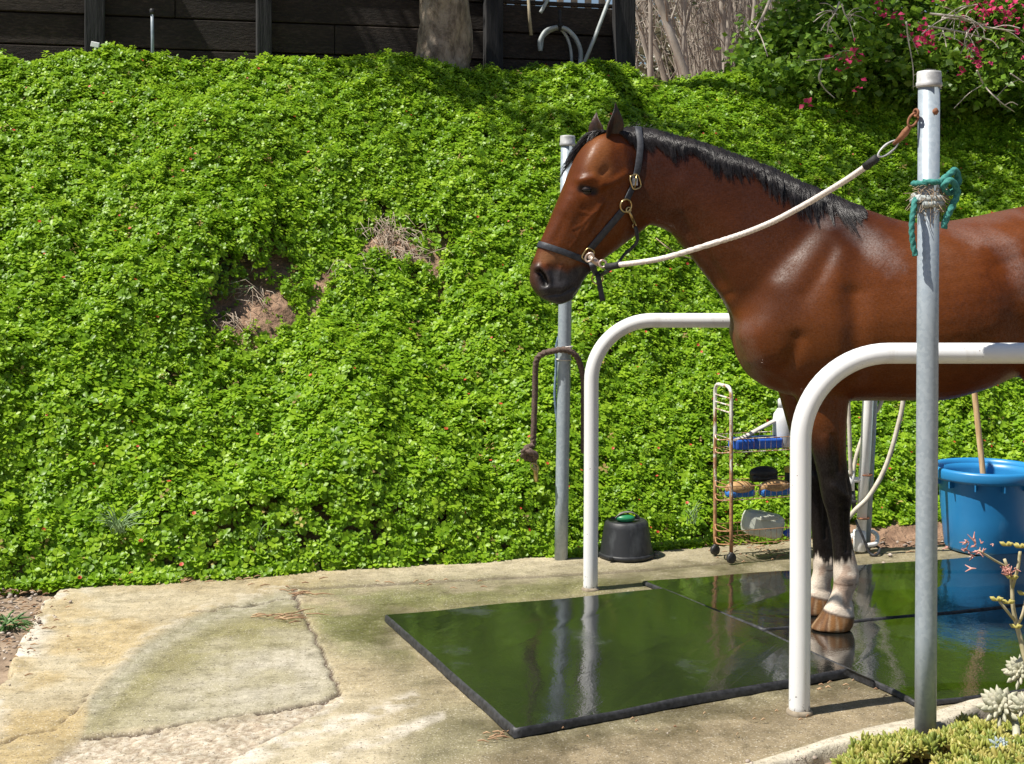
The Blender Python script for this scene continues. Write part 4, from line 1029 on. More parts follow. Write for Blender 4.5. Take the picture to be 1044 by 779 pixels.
def brush(lab, a, l, z, L, wood, bris, dz=0.0, yaw=0.0):
    o, p = put('grooming_brush', lab, 'brush', a, l, z, 'brushes in the trolley'); rt = Matrix.Rotation(yaw, 3, 'Z') @ rotl
    q = MB(); q.box(p+Vector((0, 0, .016)), (L*.92, .054, .036), rt, .014); q.build('bristles', bris, o)
    q = MB(); q.ball(p+Vector((0, 0, .038)), L*.5, 3, (1, .38*.17/L, .030/L*2.2), rt); q.build('back', wood, o); return o
brush('wooden backed brush with bright blue bristles at the open end of the middle basket', .62, .075, .287, .15, m_bwood, m_bbrist)
brush('wooden backed blue bristle brush next to the black canister', .70, .245, .287, .17, m_bwood, m_bbrist, yaw=.1)
brush('small black brush lying on top of the wooden ones', .45, .21, .345, .14, m_blk, m_blk, yaw=-.1)
o, p = put('canister', 'black canister with yellow lid in the middle basket', 'canister', .5, .365, .287)
q = MB(); q.lathe([(.042, 0), (.046, .008), (.046, .095)], p, 28); q.build('body', m_blk, o)
q = MB(); q.lathe([(.048, .095), (.049, .112), (.044, .116)], p, 28); q.build('lid', simple('yellow_lid', (.50, .34, .06), (.66, .48, .12), 20, .5), o)
o, p = put('jug', 'milky white plastic tub tipped over in the bottom basket', 'container', .5, .20, .087)
q = MB(); rt = Matrix.Rotation(.22, 3, 'Y'); q.box(p+Vector((0, 0, .062)), (.20, .10, .115), Matrix.Rotation(math.atan2(ey.y, ey.x), 3, 'Z') @ rt, .035); q.build('body', simple('milky_plastic', (.52, .54, .46), (.66, .68, .58), 10, .4), o)
q = MB(); q.box(p+Vector((.02, -.052, .10)), (.09, .012, .02), rotl, .004); q.build('grip', simple('milky_shade', (.42, .43, .36), (.52, .53, .45), 10, .5), o)
o, p = put('sponge', 'blue sponge at the far end of the bottom basket', 'sponge', .75, .35, .087)
q = MB(); q.ball(p+Vector((0, 0, .022)), .055, 3, (1.2, .7, .42), rotl); q.build('foam', m_bblue, o)

# ---------------------------------------------------------------- water pipe stand with hoses
m_pvc = simple('white_pvc', (.84, .83, .81), (.88, .88, .87), 9, .4); m_hose = simple('cream_hose', (.50, .45, .36), (.68, .63, .54), 30, .55)
wb = gnd(884, 563); wb.z = -.005
ws = thing('water_standpipe', wb, 'white and grey water pipes standing upright behind the front legs', 'standpipe')
def wz(x, y, dy=0.0): return at(x, y, wb.y+dy)
q = MB(); q.tube([wz(877, 560), wz(884, 420), wz(890, 300), wz(893, 240)], .0235, 18); q.build('pvc_pipe', m_pvc, ws)
q = MB(); q.tube([wz(884, 562, .05), wz(891, 420, .05), wz(896, 300, .05), wz(899, 245, .05)], .0145, 14); q.build('steel_pipe', m_galv, ws)
q = MB(); q.tube([wz(868, 489, -.01), wz(880, 489)], .013, 12); q.tube([wz(868, 480, -.01), wz(868, 500, -.01)], .015, 12); q.build('tee_fitting', m_pvc, ws)
q = MB(); q.tube([wz(869.5, 500, -.01), wz(871, 520, -.01)], .011, 10); q.box(wz(870, 511, -.02), (.03, .03, .012), None, .003); q.build('valve', m_matside, ws)
for y in (484, 528): MB().ring(wz(880+(y == 484)*3, y), .027, .004, (0, 0, 1), 24, 6).build('clamp', m_rust, ws)
q = MB(); q.lathe([(.026, -.045), (.03, -.04), (.03, .05), (.025, .055)], wz(876.5, 552), 18); q.build('coupling', m_pvc, ws)
def hose(nm, lab, pts, r, m, grp='hoses on the standpipe'):
    p = spl(pts, 60); o = thing(nm, p[-1], lab, 'hose', grp); q = MB(); q.tube(p, r, 12); q.build('tubing', m, o); return o
hose('garden_hose', 'cream hose bowing out to the right of the standpipe', [wz(902, 270, -.02), wz(914, 340, -.05), wz(921, 400, -.06), wz(914, 440, -.06), wz(902, 478, -.05), wz(886, 506, -.05), wz(872, 520, -.05), wz(862, 532, -.04)], .0108, m_hose)
hose('garden_hose', 'thin cream hose hanging straight down left of the standpipe', [wz(884, 300, -.03), wz(868, 360, -.03), wz(865, 400, -.03), wz(866, 440, -.03), wz(867.5, 485, -.02)], .0098, m_hose)
hose('garden_hose', 'cream hose crossing slantwise behind the white pipe', [wz(910, 300, .06), wz(901, 400, .07), wz(886, 430, .07), wz(873, 465, .05), wz(868, 500, .04)], .0095, m_hose)
hose('garden_hose', 'small loop of pale hose on the ground at the standpipe foot', [wz(866, 549, .0), wz(872, 543, .09), wz(886, 541, .1), wz(894, 546, .06), wz(893, 554, -.02), wz(884, 556, -.05)], .010, m_pvc)
hose('garden_hose', 'dark thin hose end curled on the dirt by the standpipe', [wz(872, 530, -.04), wz(880, 548, -.06), wz(886, 563, -.07), wz(893, 566, -.08), wz(897, 560, -.03), wz(892, 556, .03)], .006, m_matside)

# ---------------------------------------------------------------- ropes on the two posts
def rope(q, pts, r, n=80, lobes=3, tw=55, amp=.16): q.tube(spl(pts, n), r, 14, True, lobes, tw, amp)
fy = f0.y
o = thing('braided_rope', at(575, 360, fy-.06), 'brown twisted rope with a metal snap hung over the back post', 'rope')
q = MB(); rope(q, [at(595, 462, fy+.02), at(595, 420, fy+.02), at(594.5, 385, fy+.0), at(588, 364, fy-.03), at(577, 357, fy-.045), at(566, 357.5, fy-.045), at(553, 361, fy-.04), at(546.5, 370, fy-.03), at(545.5, 400, fy-.02), at(544, 440, fy-.02), at(543, 454, fy-.02)], .0132, 120, 3, 95, .18); q.build('strand', m_rope_b, o)
q = MB(); kc = at(541, 462, fy-.03)
rope(q, [kc+Vector(p) for p in ((.012, 0, .035), (-.022, -.015, .02), (-.03, .005, -.015), (.005, .02, -.03), (.022, -.012, -.01), (-.008, -.026, .012), (-.02, .012, .0), (.012, .012, -.035))], .014, 60, 3, 75, .2); q.build('knot', m_rope_b, o)
q = MB(); q.tube([at(545, 468, fy-.02), at(546, 480, fy-.02), at(546.5, 491, fy-.02)], .012, 10); q.ring(at(545, 476, fy-.04), .014, .0035, (0, 1, 0), 18, 8, 1.5); q.build('snap', m_brass, o)
o = thing('cable_tie', at(575, 357, fy), 'pale ties wrapped round the back post holding the brown rope', 'tie')
for y in (354.5, 366.5): MB().ring(at(575.3-(y-354)*.012, y, fy), .0335, .0030, (0.02, 0, 1), 30, 6).build('loop', m_rope, o)
q = MB()
q.tube([at(576, 354, fy-.034), at(584, 353, fy-.05)], .0025, 6); q.build('tail_end', m_rope, o)
o = thing('blue_cord', at(566, 345, fy), 'thin faded blue cord hanging behind the back post', 'cord')
q = MB(); rope(q, [at(571, 340, fy+.035), at(567.5, 352, fy+.04), at(567, 375, fy+.045), at(565.6, 400, fy+.04), at(567, 420, fy+.04), at(569, 436, fy+.04)], .006, 40); q.build('strand', m_rope_bl, o)

ny_ = p0.y
o = thing('tie_rope', at(947, 195, ny_), 'green rope knotted round the near post with frayed hay caught in it', 'rope')
def around(y0, y1, turns, r, a0=-2.2, n=40, ex=0):
    return [at(945.8, y0+(y1-y0)*i/(n-1), ny_)+Vector(((r+ex*math.sin(i*.7))*math.cos(a0+turns*2*math.pi*i/(n-1)), (r+ex*math.sin(i*.7))*math.sin(a0+turns*2*math.pi*i/(n-1)), 0)) for i in range(n)]
q = MB(); q.tube(around(186, 187.5, 1.05, .040), .0085, 12, True, 3, 90, .18); q.build('upper_turn', m_rope_g, o)
q = MB(); q.tube(around(209, 200, 1.6, .041, ex=.002), .0095, 12, True, 3, 90, .18); q.tube(around(196, 206, 1.0, .040, .4), .008, 12, True, 3, 90, .18); q.build('lower_turns', m_rope_s, o)
q = MB(); rope(q, [at(933, 203, ny_-.02), at(931.5, 212, ny_-.04), at(929.5, 232, ny_-.045), at(931, 250, ny_-.045), at(933.5, 261, ny_-.045)], .0082, 50, 3, 90); q.build('hanging_end', m_rope_g, o)
q = MB(); rope(q, [at(958, 186, ny_-.035), at(968, 178, ny_-.03), at(974, 174, ny_-.01), at(977, 186, ny_), at(968, 197, ny_-.01), at(962, 190, ny_-.04), at(970, 184, ny_-.045), at(976, 196, ny_-.03), at(972, 208, ny_-.03), at(965, 222, ny_-.035), at(962, 233, ny_-.035)], .0095, 90, 3, 90); q.build('knot', m_rope_g, o)
q = MB(); r2 = random.Random(3)
for i in range(230):
    a = r2.uniform(-3.3, .5); z = at(0, r2.gauss(203, 8), ny_).z; c = Vector((p0.x+(p1.x-p0.x)*.8+.038*math.cos(a), ny_+.038*math.sin(a), z)); d = Vector((r2.gauss(0, 1)+math.cos(a)*.3, r2.gauss(0, .5)+math.sin(a)*.4, r2.gauss(0, .8))).normalized(); L = r2.uniform(.012, .045)
    q.tube([c, c+d*L*.5+Vector((0, 0, r2.gauss(0, .004))), c+d*L+Vector((0, 0, -L*.3))], .0009, 3, False)
q.build('hay_wisps', m_stem, o)

# ---------------------------------------------------------------- head collar
def offset_pts(L, off, n, smooth=2):
    P_ = []; N_ = []
    for x, y in crom([np.array(p, float) for p in L], n):
        h, nn = near_hit(x, y)
        if h is None: continue
        P_.append(h); N_.append(nn)
    for _ in range(smooth):
        P_ = [P_[0]]+[(P_[i-1]+P_[i]*2+P_[i+1])/4 for i in range(1, len(P_)-1)]+[P_[-1]]
        N_ = [N_[0]]+[(N_[i-1]+N_[i]+N_[i+1]).normalized() for i in range(1, len(N_)-1)]+[N_[-1]]
    return [p+n_*off for p, n_ in zip(P_, N_)], N_
def mirror(p): 
    p = np.array(p); return Vector(p-2*((p-HP)@HL)*HL)
def band(A, B2_, n=64, off=.004, extra=0.0):
    """a loop round the head in the plane through the middle-plane pixels A (front) and B (back)"""
    a, b = HS(*A), HS(*B2_); c = (a+b)/2; e1 = (a-b)/np.linalg.norm(a-b); out = []; nr = []
    for i in range(n):
        t_ = 2*math.pi*i/n; d = e1*math.cos(t_)+HL*math.sin(t_); h = bv.ray_cast(Vector(c+d*.4), Vector(-d))
        r_ = (h[0]-Vector(c)).length if h[0] is not None else .06
        out.append(r_)
    for _ in range(3): out = [(out[i-1]+2*out[i]+out[(i+1) % n])/4 for i in range(n)]
    for i in range(n):
        t_ = 2*math.pi*i/n; d = e1*math.cos(t_)+HL*math.sin(t_); nr.append(Vector(d)); out[i] = Vector(c+d*(out[i]+off))
    return out+[out[0]], nr+[nr[0]]
ring1 = near_hit(598.5, 259)[0]; ring2 = near_hit(637, 209.5)[0]; buck = near_hit(646.2, 185.5)[0]
ht = thing('halter', Vector(HS(600, 200)), 'black webbing halter with brass fittings on the horse head', 'halter')
Pn, Nn_ = band((546.3, 248), (600, 268), 72, .0045)
q = MB(); q.ribbon(Pn, Nn_, .024, .004); q.build('noseband', m_strap, ht)
for s in (0, 1):
    for L, w_, nm in (([(601, 254), (612, 241), (624, 227), (635, 214)], .027, 'cheekpiece'), ([(638.5, 204), (641, 198), (645, 189), (649, 176), (651.5, 162), (653, 148), (651, 138)], .025, 'crownpiece')):
        P_, N_ = offset_pts(L, .005, 26)
        if nm == 'crownpiece': P_ = [p+n2*(.016*max(0, (i-12)/13)) for i, (p, n2) in enumerate(zip(P_, N_))]
        if s: P_ = [mirror(p) for p in P_]; N_ = [Vector(np.array(n_)-2*(np.array(n_)@HL)*HL) for n_ in N_]
        if nm == 'crownpiece':
            top = P_[-1]; tc = Vector(HS(650, 130.5)); P_ = P_+[top.lerp(tc, .55)+Vector((0, 0, .010)), tc+Vector((0, 0, .004))]; N_ = N_+[Vector((0, (-1 if not s else 1)*.5, .8)).normalized(), Vector((0, 0, 1))]
        q = MB(); q.ribbon(P_, N_, w_, .005); q.build(nm, m_strap, ht)
def nrm_at(px, py): return near_hit(px, py)[1]
q = MB(); q.ring(ring2+nrm_at(637, 209)*.009, .0235, .0032, nrm_at(637, 209), 28, 8); q.build('cheek_ring', m_brass, ht)
q = MB(); n_ = nrm_at(598, 259); q.ring(ring1+n_*.010, .0185, .0032, n_, 32, 8, -1.25, Vector((.72, 0, -.5))); q.build('square_ring', m_brass, ht)
q = MB(); n_ = nrm_at(646, 186); q.ring(buck+n_*.011, .0205, .0032, n_, 32, 8, -1.3, Vector((.95, 0, .3))); q.tube([buck+n_*.012+Vector((-.004, 0, -.026)), buck+n_*.013+Vector((.004, 0, .026))], .003, 8); bko = q.build('buckle', m_brass, ht)
q = MB(); q.box(buck+n_*.010, (.020, .004, .028), n_.to_track_quat('Y', 'Z').to_matrix(), .001); q.build('buckle_tongue', m_galv2, bko)
g0 = ring2+n_*.012; g1 = near_hit(645, 228)[0]+n_*.012
q = MB(); q.ring(g0.lerp(g1, .25), .010, .003, n_, 18, 8); q.tube([g0.lerp(g1, .3), g0.lerp(g1, .62), g1], [.004, .0062, .0052], 10); q.ring(g1+Vector((0, 0, -.008)), .008, .0024, n_, 16, 6); q.build('throat_snap', m_brass, ht)
chin = Vector(HS(609, 284)); 
thr = [g1+Vector((.002, -.002, -.012)), at(649, 236, 5.155), at(649.5, 246, 5.17), at(643, 254, 5.17), at(637, 259, 5.16), at(630, 268, 5.12), at(621, 275, 5.11), at(612, 281, chin.y)]
q = MB(); tp_ = spl(thr, 40); q.tube(tp_, .0085, 10, True, flat=.6); q.build('throat_strap', m_strap, ht)
q = MB(); q.ring(chin+Vector((0, -.0, 0)), .021, .0032, (.3, .9, .1), 26, 8); q.build('chin_ring', m_brass, ht)
q = MB(); q.ribbon(spl([chin+Vector((-.002, -.004, .024)), chin+Vector((.004, -.012, .0)), at(612, 294, chin.y-.01), at(614.5, 307, chin.y-.012)], 14), [Vector((0, -1, 0))]*14, .020, .004); q.build('hanging_end', m_strap, ht)
q = MB(); q.ribbon(spl([ring1+n_*.004+Vector((.01, 0, -.015)), at(604.5, 272, 5.08), chin+Vector((-.006, -.004, .018))], 12), [Vector((0, -1, 0))]*12, .022, .004); q.build('curb_strap', m_strap, ht)
# --- the white cross tie
a0 = at(613, 271.5, 4.99); pin = at(937, 114, ny_-.03)
ld = thing('cross_tie_rope', a0, 'white twisted rope clipped from the horse halter to the near post', 'rope')
def ly(x): t_ = (x-613)/(937-613); return 4.99+(pin.y-4.99)*t_
RP = [(631, 270), (655, 267), (680, 262.3), (726, 248.5), (760, 237.5), (788, 226), (811, 214), (834, 201), (862, 184), (884, 169)]
q = MB(); q.tube(spl([at(x, y, ly(x)) for x, y in RP], 260), .0094, 14, True, 4, 260, .10); q.build('strand', m_rope, ld)
for L in (((618, 272), (624, 271.5), (632, 270)), ((882, 170.5), (888, 165.5), (894, 161))): MB().tube([at(x, y, ly(x)) for x, y in L], .0126, 12).build('whipping', m_padded, ld)
m_wsn = simple('worn_snap', (.45, .33, .26), (.66, .54, .46), 50, .4, .6)
q = MB(); q.tube([at(x, y, ly(x)) for x, y in ((601, 261.5), (605, 265), (611, 269.5))], [.009, .0115, .0105], 12); q.ring(at(614.5, 269, 4.982), .0125, .0045, (0, 1, 0), 20, 8); q.ring(at(601, 262.5, 4.995), .0125, .004, (.2, 1, .1), 20, 8, 1.4, Vector((1, 0, -.8))); q.build('snap', m_wsn, ld)
q = MB(); q.ring(at(905.5, 151.5, ly(905)), .036, .0042, (.1, 1, .2), 30, 8, .36, Vector((1, 0, .86))); q.build('eye_loop', m_galv2, ld)
q = MB(); q.tube([at(x, y, ly(x)) for x, y in ((911, 147), (918, 141), (923, 135), (928, 128))], [.005, .009, .011, .006], 10); q.ring(at(931, 122, ly(931)), .022, .0042, (0, 1, 0), 24, 8, .55, Vector((.6, 0, 1))); q.ring(at(934, 115, ny_-.02), .010, .004, (1, .4, 0), 18, 8); q.build('post_snap', m_rust, ld)
# ---------------------------------------------------------------- timber wall on top of the bank
t = NT('old_timber'); co = t.coord('Object', (.55, 9, 9), (0, 0, -PHI)); gr = t.noise(9, co, 7, .68, .4); bigv = t.noise(1.3, t.coord('Object', (.6, 1, 4)), 3)
b = t.ramp(gr, [(.25, (.009, .007, .005)), (.5, (.034, .024, .017)), (.75, (.085, .062, .048))]); b = t.mix(t.ramp(bigv, [(.4, (0, 0, 0)), (.7, (.6, .6, .6))]), b, (.010, .008, .007))
t.set(base=b, rough=.9); t.bump(gr, .6, .012); m_timber = t.m
m_timber_p = simple('post_timber', (.012, .012, .013), (.038, .037, .039), 12, .9, bump=.5, bscale=30, bdist=.01, stretch=(3, 3, .3))
VW = VT+.62
def wp_(u, dv, z): x, y = xy(u, VW+dv); return Vector((float(x), float(y), z))
def u_at(px):                                      # where the wall crosses the line of sight through px
    k = (px-CX)/FX; Y = 9.0
    for _ in range(30):
        x, y = xy(0, VW); d = Vector((CP, SP)); # point + u*d ; solve x+u*CP = k*(y+u*SP)
        u = (k*y-x)/(CP-k*SP)
    return float(u)
uR = u_at(634); uM = u_at(500)
wl = thing('retaining_wall', wp_(uM, 0, HT), 'dark weathered timber plank wall along the top of the bank', 'wall')
rotw = Matrix.Rotation(PHI, 3, 'Z'); rw = random.Random(9)
def planks(u0, u1, ztop, nm):
    q = MB(); z = HT-.25
    while z < ztop-.02:
        h_ = rw.uniform(.17, .21); h_ = min(h_, ztop-z); L0 = u0
        while L0 < u1-.01:
            L1 = min(u1, L0+rw.uniform(1.6, 2.6)); th = .05+rw.uniform(-.008, .008)
            c = wp_((L0+L1)/2, rw.uniform(-.008, .008), z+h_/2); q.box(c, (L1-L0-.004, th, h_-.010), rotw, .006); L0 = L1
        z += h_
    q.build(nm, m_timber, wl)
planks(-7.5, uM, 3.75, 'planks'); planks(uM, uR-.03, 3.15, 'planks')
q = MB(); q.box(wp_((-7.5+uM)/2, .05, 2.92), (uM+7.5-.04, .02, 1.64), rotw); q.build('backing', m_timber, wl)
q = MB(); q.box(wp_((uM+uR)/2, .05, 2.6), (uR-uM-.1, .02, 1.0), rotw); q.build('backing', m_timber, wl)
for px, wd in ((97, .125), (268, .10), (500, .125), (632.5, .15)):
    u_ = u_at(px); q = MB(); q.box(wp_(u_, -.075, (HT-.3+3.9)/2), (wd, .09, 3.9-HT+.3), rotw, .008); q.build('post', m_timber_p, wl)
# open lattice and debris seen over the lower bay
q = MB()
for i in range(9): q.box(wp_(uM+.1+i*.105, .02, 3.27), (.045, .03, .46), rotw, .004)
q.box(wp_((uM+uR)/2, .05, 3.43), (uR-uM, .03, .06), rotw, .004); q.build('top_slats', simple('pale_slat', (.30, .24, .17), (.5, .42, .33), 15, .8), wl)
m_galh = simple('grey_hose', (.30, .33, .33), (.46, .5, .5), 14, .5); m_lath = simple('bleached_lath', (.34, .28, .18), (.5, .43, .3), 20, .8)
def wpx(px, py, dv=-.10):
    u_ = u_at(px); p = wp_(u_, dv, 0); return Vector((p.x, p.y, CH-(py-HY)*p.y/FX))
def by_wall(px, dv):
    p = wp_(u_at(px), dv, 0); u_, v_ = uv(p.x, p.y); return Vector((((px-CX)*p.y/FX), p.y, float(soil_h(u_, v_))))
o = thing('hose_coil', wpx(568, 28), 'pale grey hose coil hanging on the dark timber wall', 'hose')
q = MB(); q.tube(spl([wpx(547, 52), wpx(546.5, 42), wpx(552, 32), wpx(560, 28.5), wpx(567, 28), wpx(575, 31), wpx(583, 40), wpx(587.5, 52), wpx(587, 66), wpx(584, 76)], 60), .016, 10)
q.tube(spl([wpx(549, 50, -.07), wpx(551, 38, -.07), wpx(560, 31, -.07), wpx(568, 30, -.07), wpx(575, 38, -.07), wpx(579, 52, -.07), wpx(580, 72, -.07)], 40), .011, 8); q.build('loop', m_galh, o)
o = thing('nail', wpx(565.5, 26), 'dark peg on the timber wall that holds the hose coil', 'peg'); q = MB(); q.tube([wpx(565.5, 27, -.02), wpx(565.5, 25.5, -.16)], .014, 8); q.tube([wpx(565.5, 31, -.13), wpx(565.5, 10, -.12)], .012, 8); q.build('rod', m_timber_p, o)
o = thing('leaning_pole', wpx(584, 71, -.2), 'long thin grey pole leaning against the timber wall', 'pole')
q = MB(); q.tube([wpx(583, 74, -.2), wpx(600, 36, -.16), wpx(616, -2, -.12), wpx(624, -22, -.10)], .014, 8); q.build('rod', m_galh, o)
o = thing('hanging_lath', wpx(536, 35), 'bleached narrow lath hanging down the timber wall', 'lath'); q = MB(); q.tube([wpx(537.5, 36), wpx(535.5, 14), wpx(534, -14)], .012, 6, flat=.5); q.build('strip', m_lath, o)
o = thing('short_hose_end', wpx(550, 10), 'short grey hose end dangling over the wall top', 'hose'); q = MB(); q.tube(spl([wpx(547, 13), wpx(551, 6), wpx(557, -6), wpx(560, -14)], 12), .013, 8); q.build('tubing', m_galh, o)
b_ = by_wall(155.5, -.22)
o = thing('riser_pipe', b_, 'thin grey sprinkler riser standing in front of the timber wall', 'pipe'); tp2 = at(155, 10, b_.y)
q = MB(); q.tube([b_, at(155.5, 40, b_.y), tp2], .0105, 10); q.build('pipe', simple('blue_grey_pipe', (.20, .25, .30), (.34, .39, .44), 18, .5), o)
q = MB(); q.lathe([(.013, -.03), (.017, -.028), (.017, .0), (.012, .006)], tp2, 14); q.build('sprinkler_head', m_blk, o)
o = thing('wall_footing', by_wall(158, -.12), 'pale concrete lump at the foot of the timber wall', 'footing'); q = MB(); q.box(by_wall(158, -.12)+Vector((0, 0, .10)), (.24, .14, .24), rotw, .02); q.build('block', simple('pale_concrete', (.40, .38, .34), (.56, .54, .5), 20, .9, bump=.4), o)
o = thing('plant_marker', by_wall(97, -.3), 'small white marker stuck in the leaves near the wall', 'marker'); q = MB(); q.box(by_wall(97, -.3)+Vector((0, 0, .26)), (.055, .012, .035), Matrix.Rotation(.2, 3, 'Y'), .004); q.tube([by_wall(97, -.3), by_wall(97, -.3)+Vector((0, 0, .25))], .005, 6); q.build('plate', m_whp, o)

# ---------------------------------------------------------------- leaves as mesh, for trees and bushes
def leafmesh(pts, size, seed, aspect=.55, droop=.3, up=.5, fold=.2):
    """many folded leaves as one array; also a random value per leaf"""
    r = np.random.default_rng(seed); n = len(pts); d = r.normal(0, 1, (n, 3)); d[:, 2] = d[:, 2]*.5-droop; d /= np.linalg.norm(d, axis=1, keepdims=True)
    nn = r.normal(0, .6, (n, 3)); nn[:, 2] += up; nn -= d*np.sum(nn*d, 1, keepdims=True); nn /= np.linalg.norm(nn, axis=1, keepdims=True)
    sd_ = np.cross(d, nn); L = size*r.uniform(.7, 1.3, n)[:, None]; w_ = L*aspect*.5
    V = np.stack([pts, pts+d*L*.5+sd_*w_+nn*(fold*w_), pts+d*L, pts+d*L*.5-sd_*w_+nn*(fold*w_)], 1).reshape(-1, 3)
    i = np.arange(n)[:, None]*4; F = np.concatenate([i+np.array([[0, 1, 2]]), i+np.array([[0, 2, 3]])], 0)
    return V, F, np.repeat(r.random(n), 4)
def leaf_object(name, pts, size, m, parent, seed, **kw):
    V, F, rd = leafmesh(np.asarray(pts), size, seed, **kw); o0 = np.array(ORIG[parent.name])
    me = bpy.data.meshes.new(name); set_mesh(me, V-o0, [F]); a = me.attributes.new('rnd', 'FLOAT', 'POINT')
    if len(me.vertices) == len(rd): a.data.foreach_set('value', rd.astype(np.float32))
    me.materials.append(m); o = bpy.data.objects.new(name, me); COL.objects.link(o); o.parent = parent; return o
def clumps(c, rad, n, k, seed, tight=.32):
    r = np.random.default_rng(seed); c = np.asarray(c, float); rad = np.asarray(rad, float)
    d = r.normal(0, 1, (n, 3)); d /= np.linalg.norm(d, axis=1, keepdims=True); cc = c+d*rad*(r.uniform(.35, 1.0, (n, 1)))
    s = tight*rad.mean()*r.uniform(.5, 1.3, n); q = np.repeat(np.arange(n), k)
    return cc[q]+r.normal(0, 1, (n*k, 3))*s[q][:, None]*np.array([1, 1, .7]), cc

# --- the old tree in front of the wall
t = NT('pale_bark'); vo = t.noise(5, t.coord(scale=(1, 1, .6)), 6, .75, 1.2); nb = t.noise(14, t.coord(scale=(1, 1, .4)), 6, .7)
hb = t.math('ADD', t.math('MULTIPLY', vo, .6), t.math('MULTIPLY', nb, .5)); t.set(base=t.ramp(hb, [(.38, (.04, .028, .02)), (.48, (.14, .105, .075)), (.58, (.33, .26, .19)), (.72, (.50, .42, .33))]), rough=.95); t.bump(hb, .9, .03); m_bark = t.m
tb0 = by_wall(452, -.33); tb0.z -= .12
tree = thing('oak_tree', tb0, 'thick tree trunk with pale flaking bark in front of the timber wall', 'tree')
def limb(q, pts, r0, r1, n=14, seg=14, seed=1, rough_=.12):
    P_ = spl(pts, n); b0 = len(q.v); q.tube(P_, [r0+(r1-r0)*i/(n-1) for i in range(n)], seg)
    r = random.Random(seed)
    for i in range(n):
        for k in range(seg):
            v = Vector(q.v[b0+i*seg+k]); c = P_[i]; a = 2*math.pi*k/seg
            f = 1+rough_*(math.sin(3*a+i*.25+seed)+.7*math.sin(5*a-i*.4))+r.uniform(-rough_, rough_)*.5; q.v[b0+i*seg+k] = tuple(c+(v-c)*f)
q = MB(); T0 = tb0; limb(q, [T0+Vector((-.09, -.04, 0)), T0+Vector((-.05, 0, .2)), T0+Vector((.0, .02, .42)), T0+Vector((.015, .02, .8)), T0+Vector((.0, 0, 1.3)), T0+Vector((-.1, -.1, 2.0))], .225, .12, 60, 48, 2, .06)
q.build('trunk', m_bark, tree)
q = MB(); fork = T0+Vector((-.1, -.1, 1.95))
ends = [Vector((-1.9, -.9, 1.9)), Vector((-.9, -1.7, 2.5)), Vector((.6, -.9, 2.6)), Vector((-.3, .8, 2.8)), Vector((1.3, .2, 2.2)), Vector((-2.6, .3, 2.4))]
for i, e_ in enumerate(ends): limb(q, [fork, fork+e_*.35+Vector((0, 0, .3)), fork+e_*.7, fork+e_*1.1], .10, .025, 16, 10, i, .06)
q.build('branches', m_bark, tree)
pts = []
for i, e_ in enumerate(ends): pts.append(clumps(fork+e_*1.0, (.85, .75, .5), 15, 95, 60+i, .28)[0])
m_treeleaf = leafmat('oak_leaf', (.02, .055, .01), (.045, .10, .018), (.09, .16, .03), use_obj=False, tr=.25)
pts = np.concatenate(pts); pts = pts[(pts[:, 2] > 3.9)]
leaf_object('crown', pts, .085, m_treeleaf, tree, 5)

# --- slender bare-stemmed trees behind, right of the wall
t = NT('eucalyptus_bark'); n = t.noise(10, t.coord(scale=(1, 1, .25)), 6, .7); t.set(base=t.ramp(n, [(.3, (.20, .17, .14)), (.55, (.40, .355, .30)), (.75, (.62, .57, .50))]), rough=.85); t.bump(n, .5, .01); m_euc = t.m
m_eucleaf = leafmat('eucalyptus_leaf', (.035, .06, .02), (.07, .11, .035), (.13, .17, .06), use_obj=False, tr=.25)
re_ = random.Random(21)
def plateau(X, Y): u_, v_ = uv(X, Y); return float(soil_h(u_, v_))
EUC = [(649, 14.5, 0, -7, .05), (658, 15, 1, -8, .035), (664, 13.2, 2, -2, .03), (676, 15.5, 0, -26, .05), (684, 14, 3, -18, .03), (692, 13, 1, 4, .022), (699, 16, 2, -22, .05), (706, 13.4, 3, -9, .03), (713, 14.8, 0, -20, .06), (722, 12.6, 1, -24, .05), (729, 15.4, 2, 3, .028), (736, 13.3, 3, 6, .025),
       (744, 14.2, 0, -3, .045), (752, 15.6, 1, 7, .035), (757, 12.8, 2, 10, .03), (765, 14.6, 3, 2, .04), (774, 13.6, 0, 9, .03), (782, 15.2, 1, -6, .035), (668, 17, 2, -5, .05), (718, 18, 3, 5, .06), (748, 17.5, 0, -9, .05), (688, 17.6, 1, 2, .05)]
EUL = ['pale slender bare trunk right beside the end post of the timber wall', 'thin pale trunk just right of the sky gap', 'spindly trunk in the gap between wall and thicket', 'grey trunk leaning left, left edge of the thicket', 'thin leaning stem in the left part of the thicket', 'hair-thin upright stem left of the thicket middle', 'leaning pale trunk crossing behind the thicket', 'thin whitish stem in the middle of the thicket', 'stout leaning trunk in the middle of the thicket', 'stout trunk leaning left, nearest of the thicket', 'thin upright stem right of the stout leaning trunk', 'thin stem leaning right beside the stout leaning trunk', 'upright pale trunk in the right half of the thicket', 'pale trunk leaning right in the thicket', 'thin near stem leaning towards the red flowered bush', 'upright pale trunk close to the red flowered bush', 'thin pale stem half hidden by the red flowered bush', 'last trunk of the thicket, mostly behind the bush', 'distant trunk behind the sky gap', 'distant trunk behind the middle of the thicket', 'distant trunk behind the right of the thicket', 'distant trunk behind the left of the thicket']
protos = {}
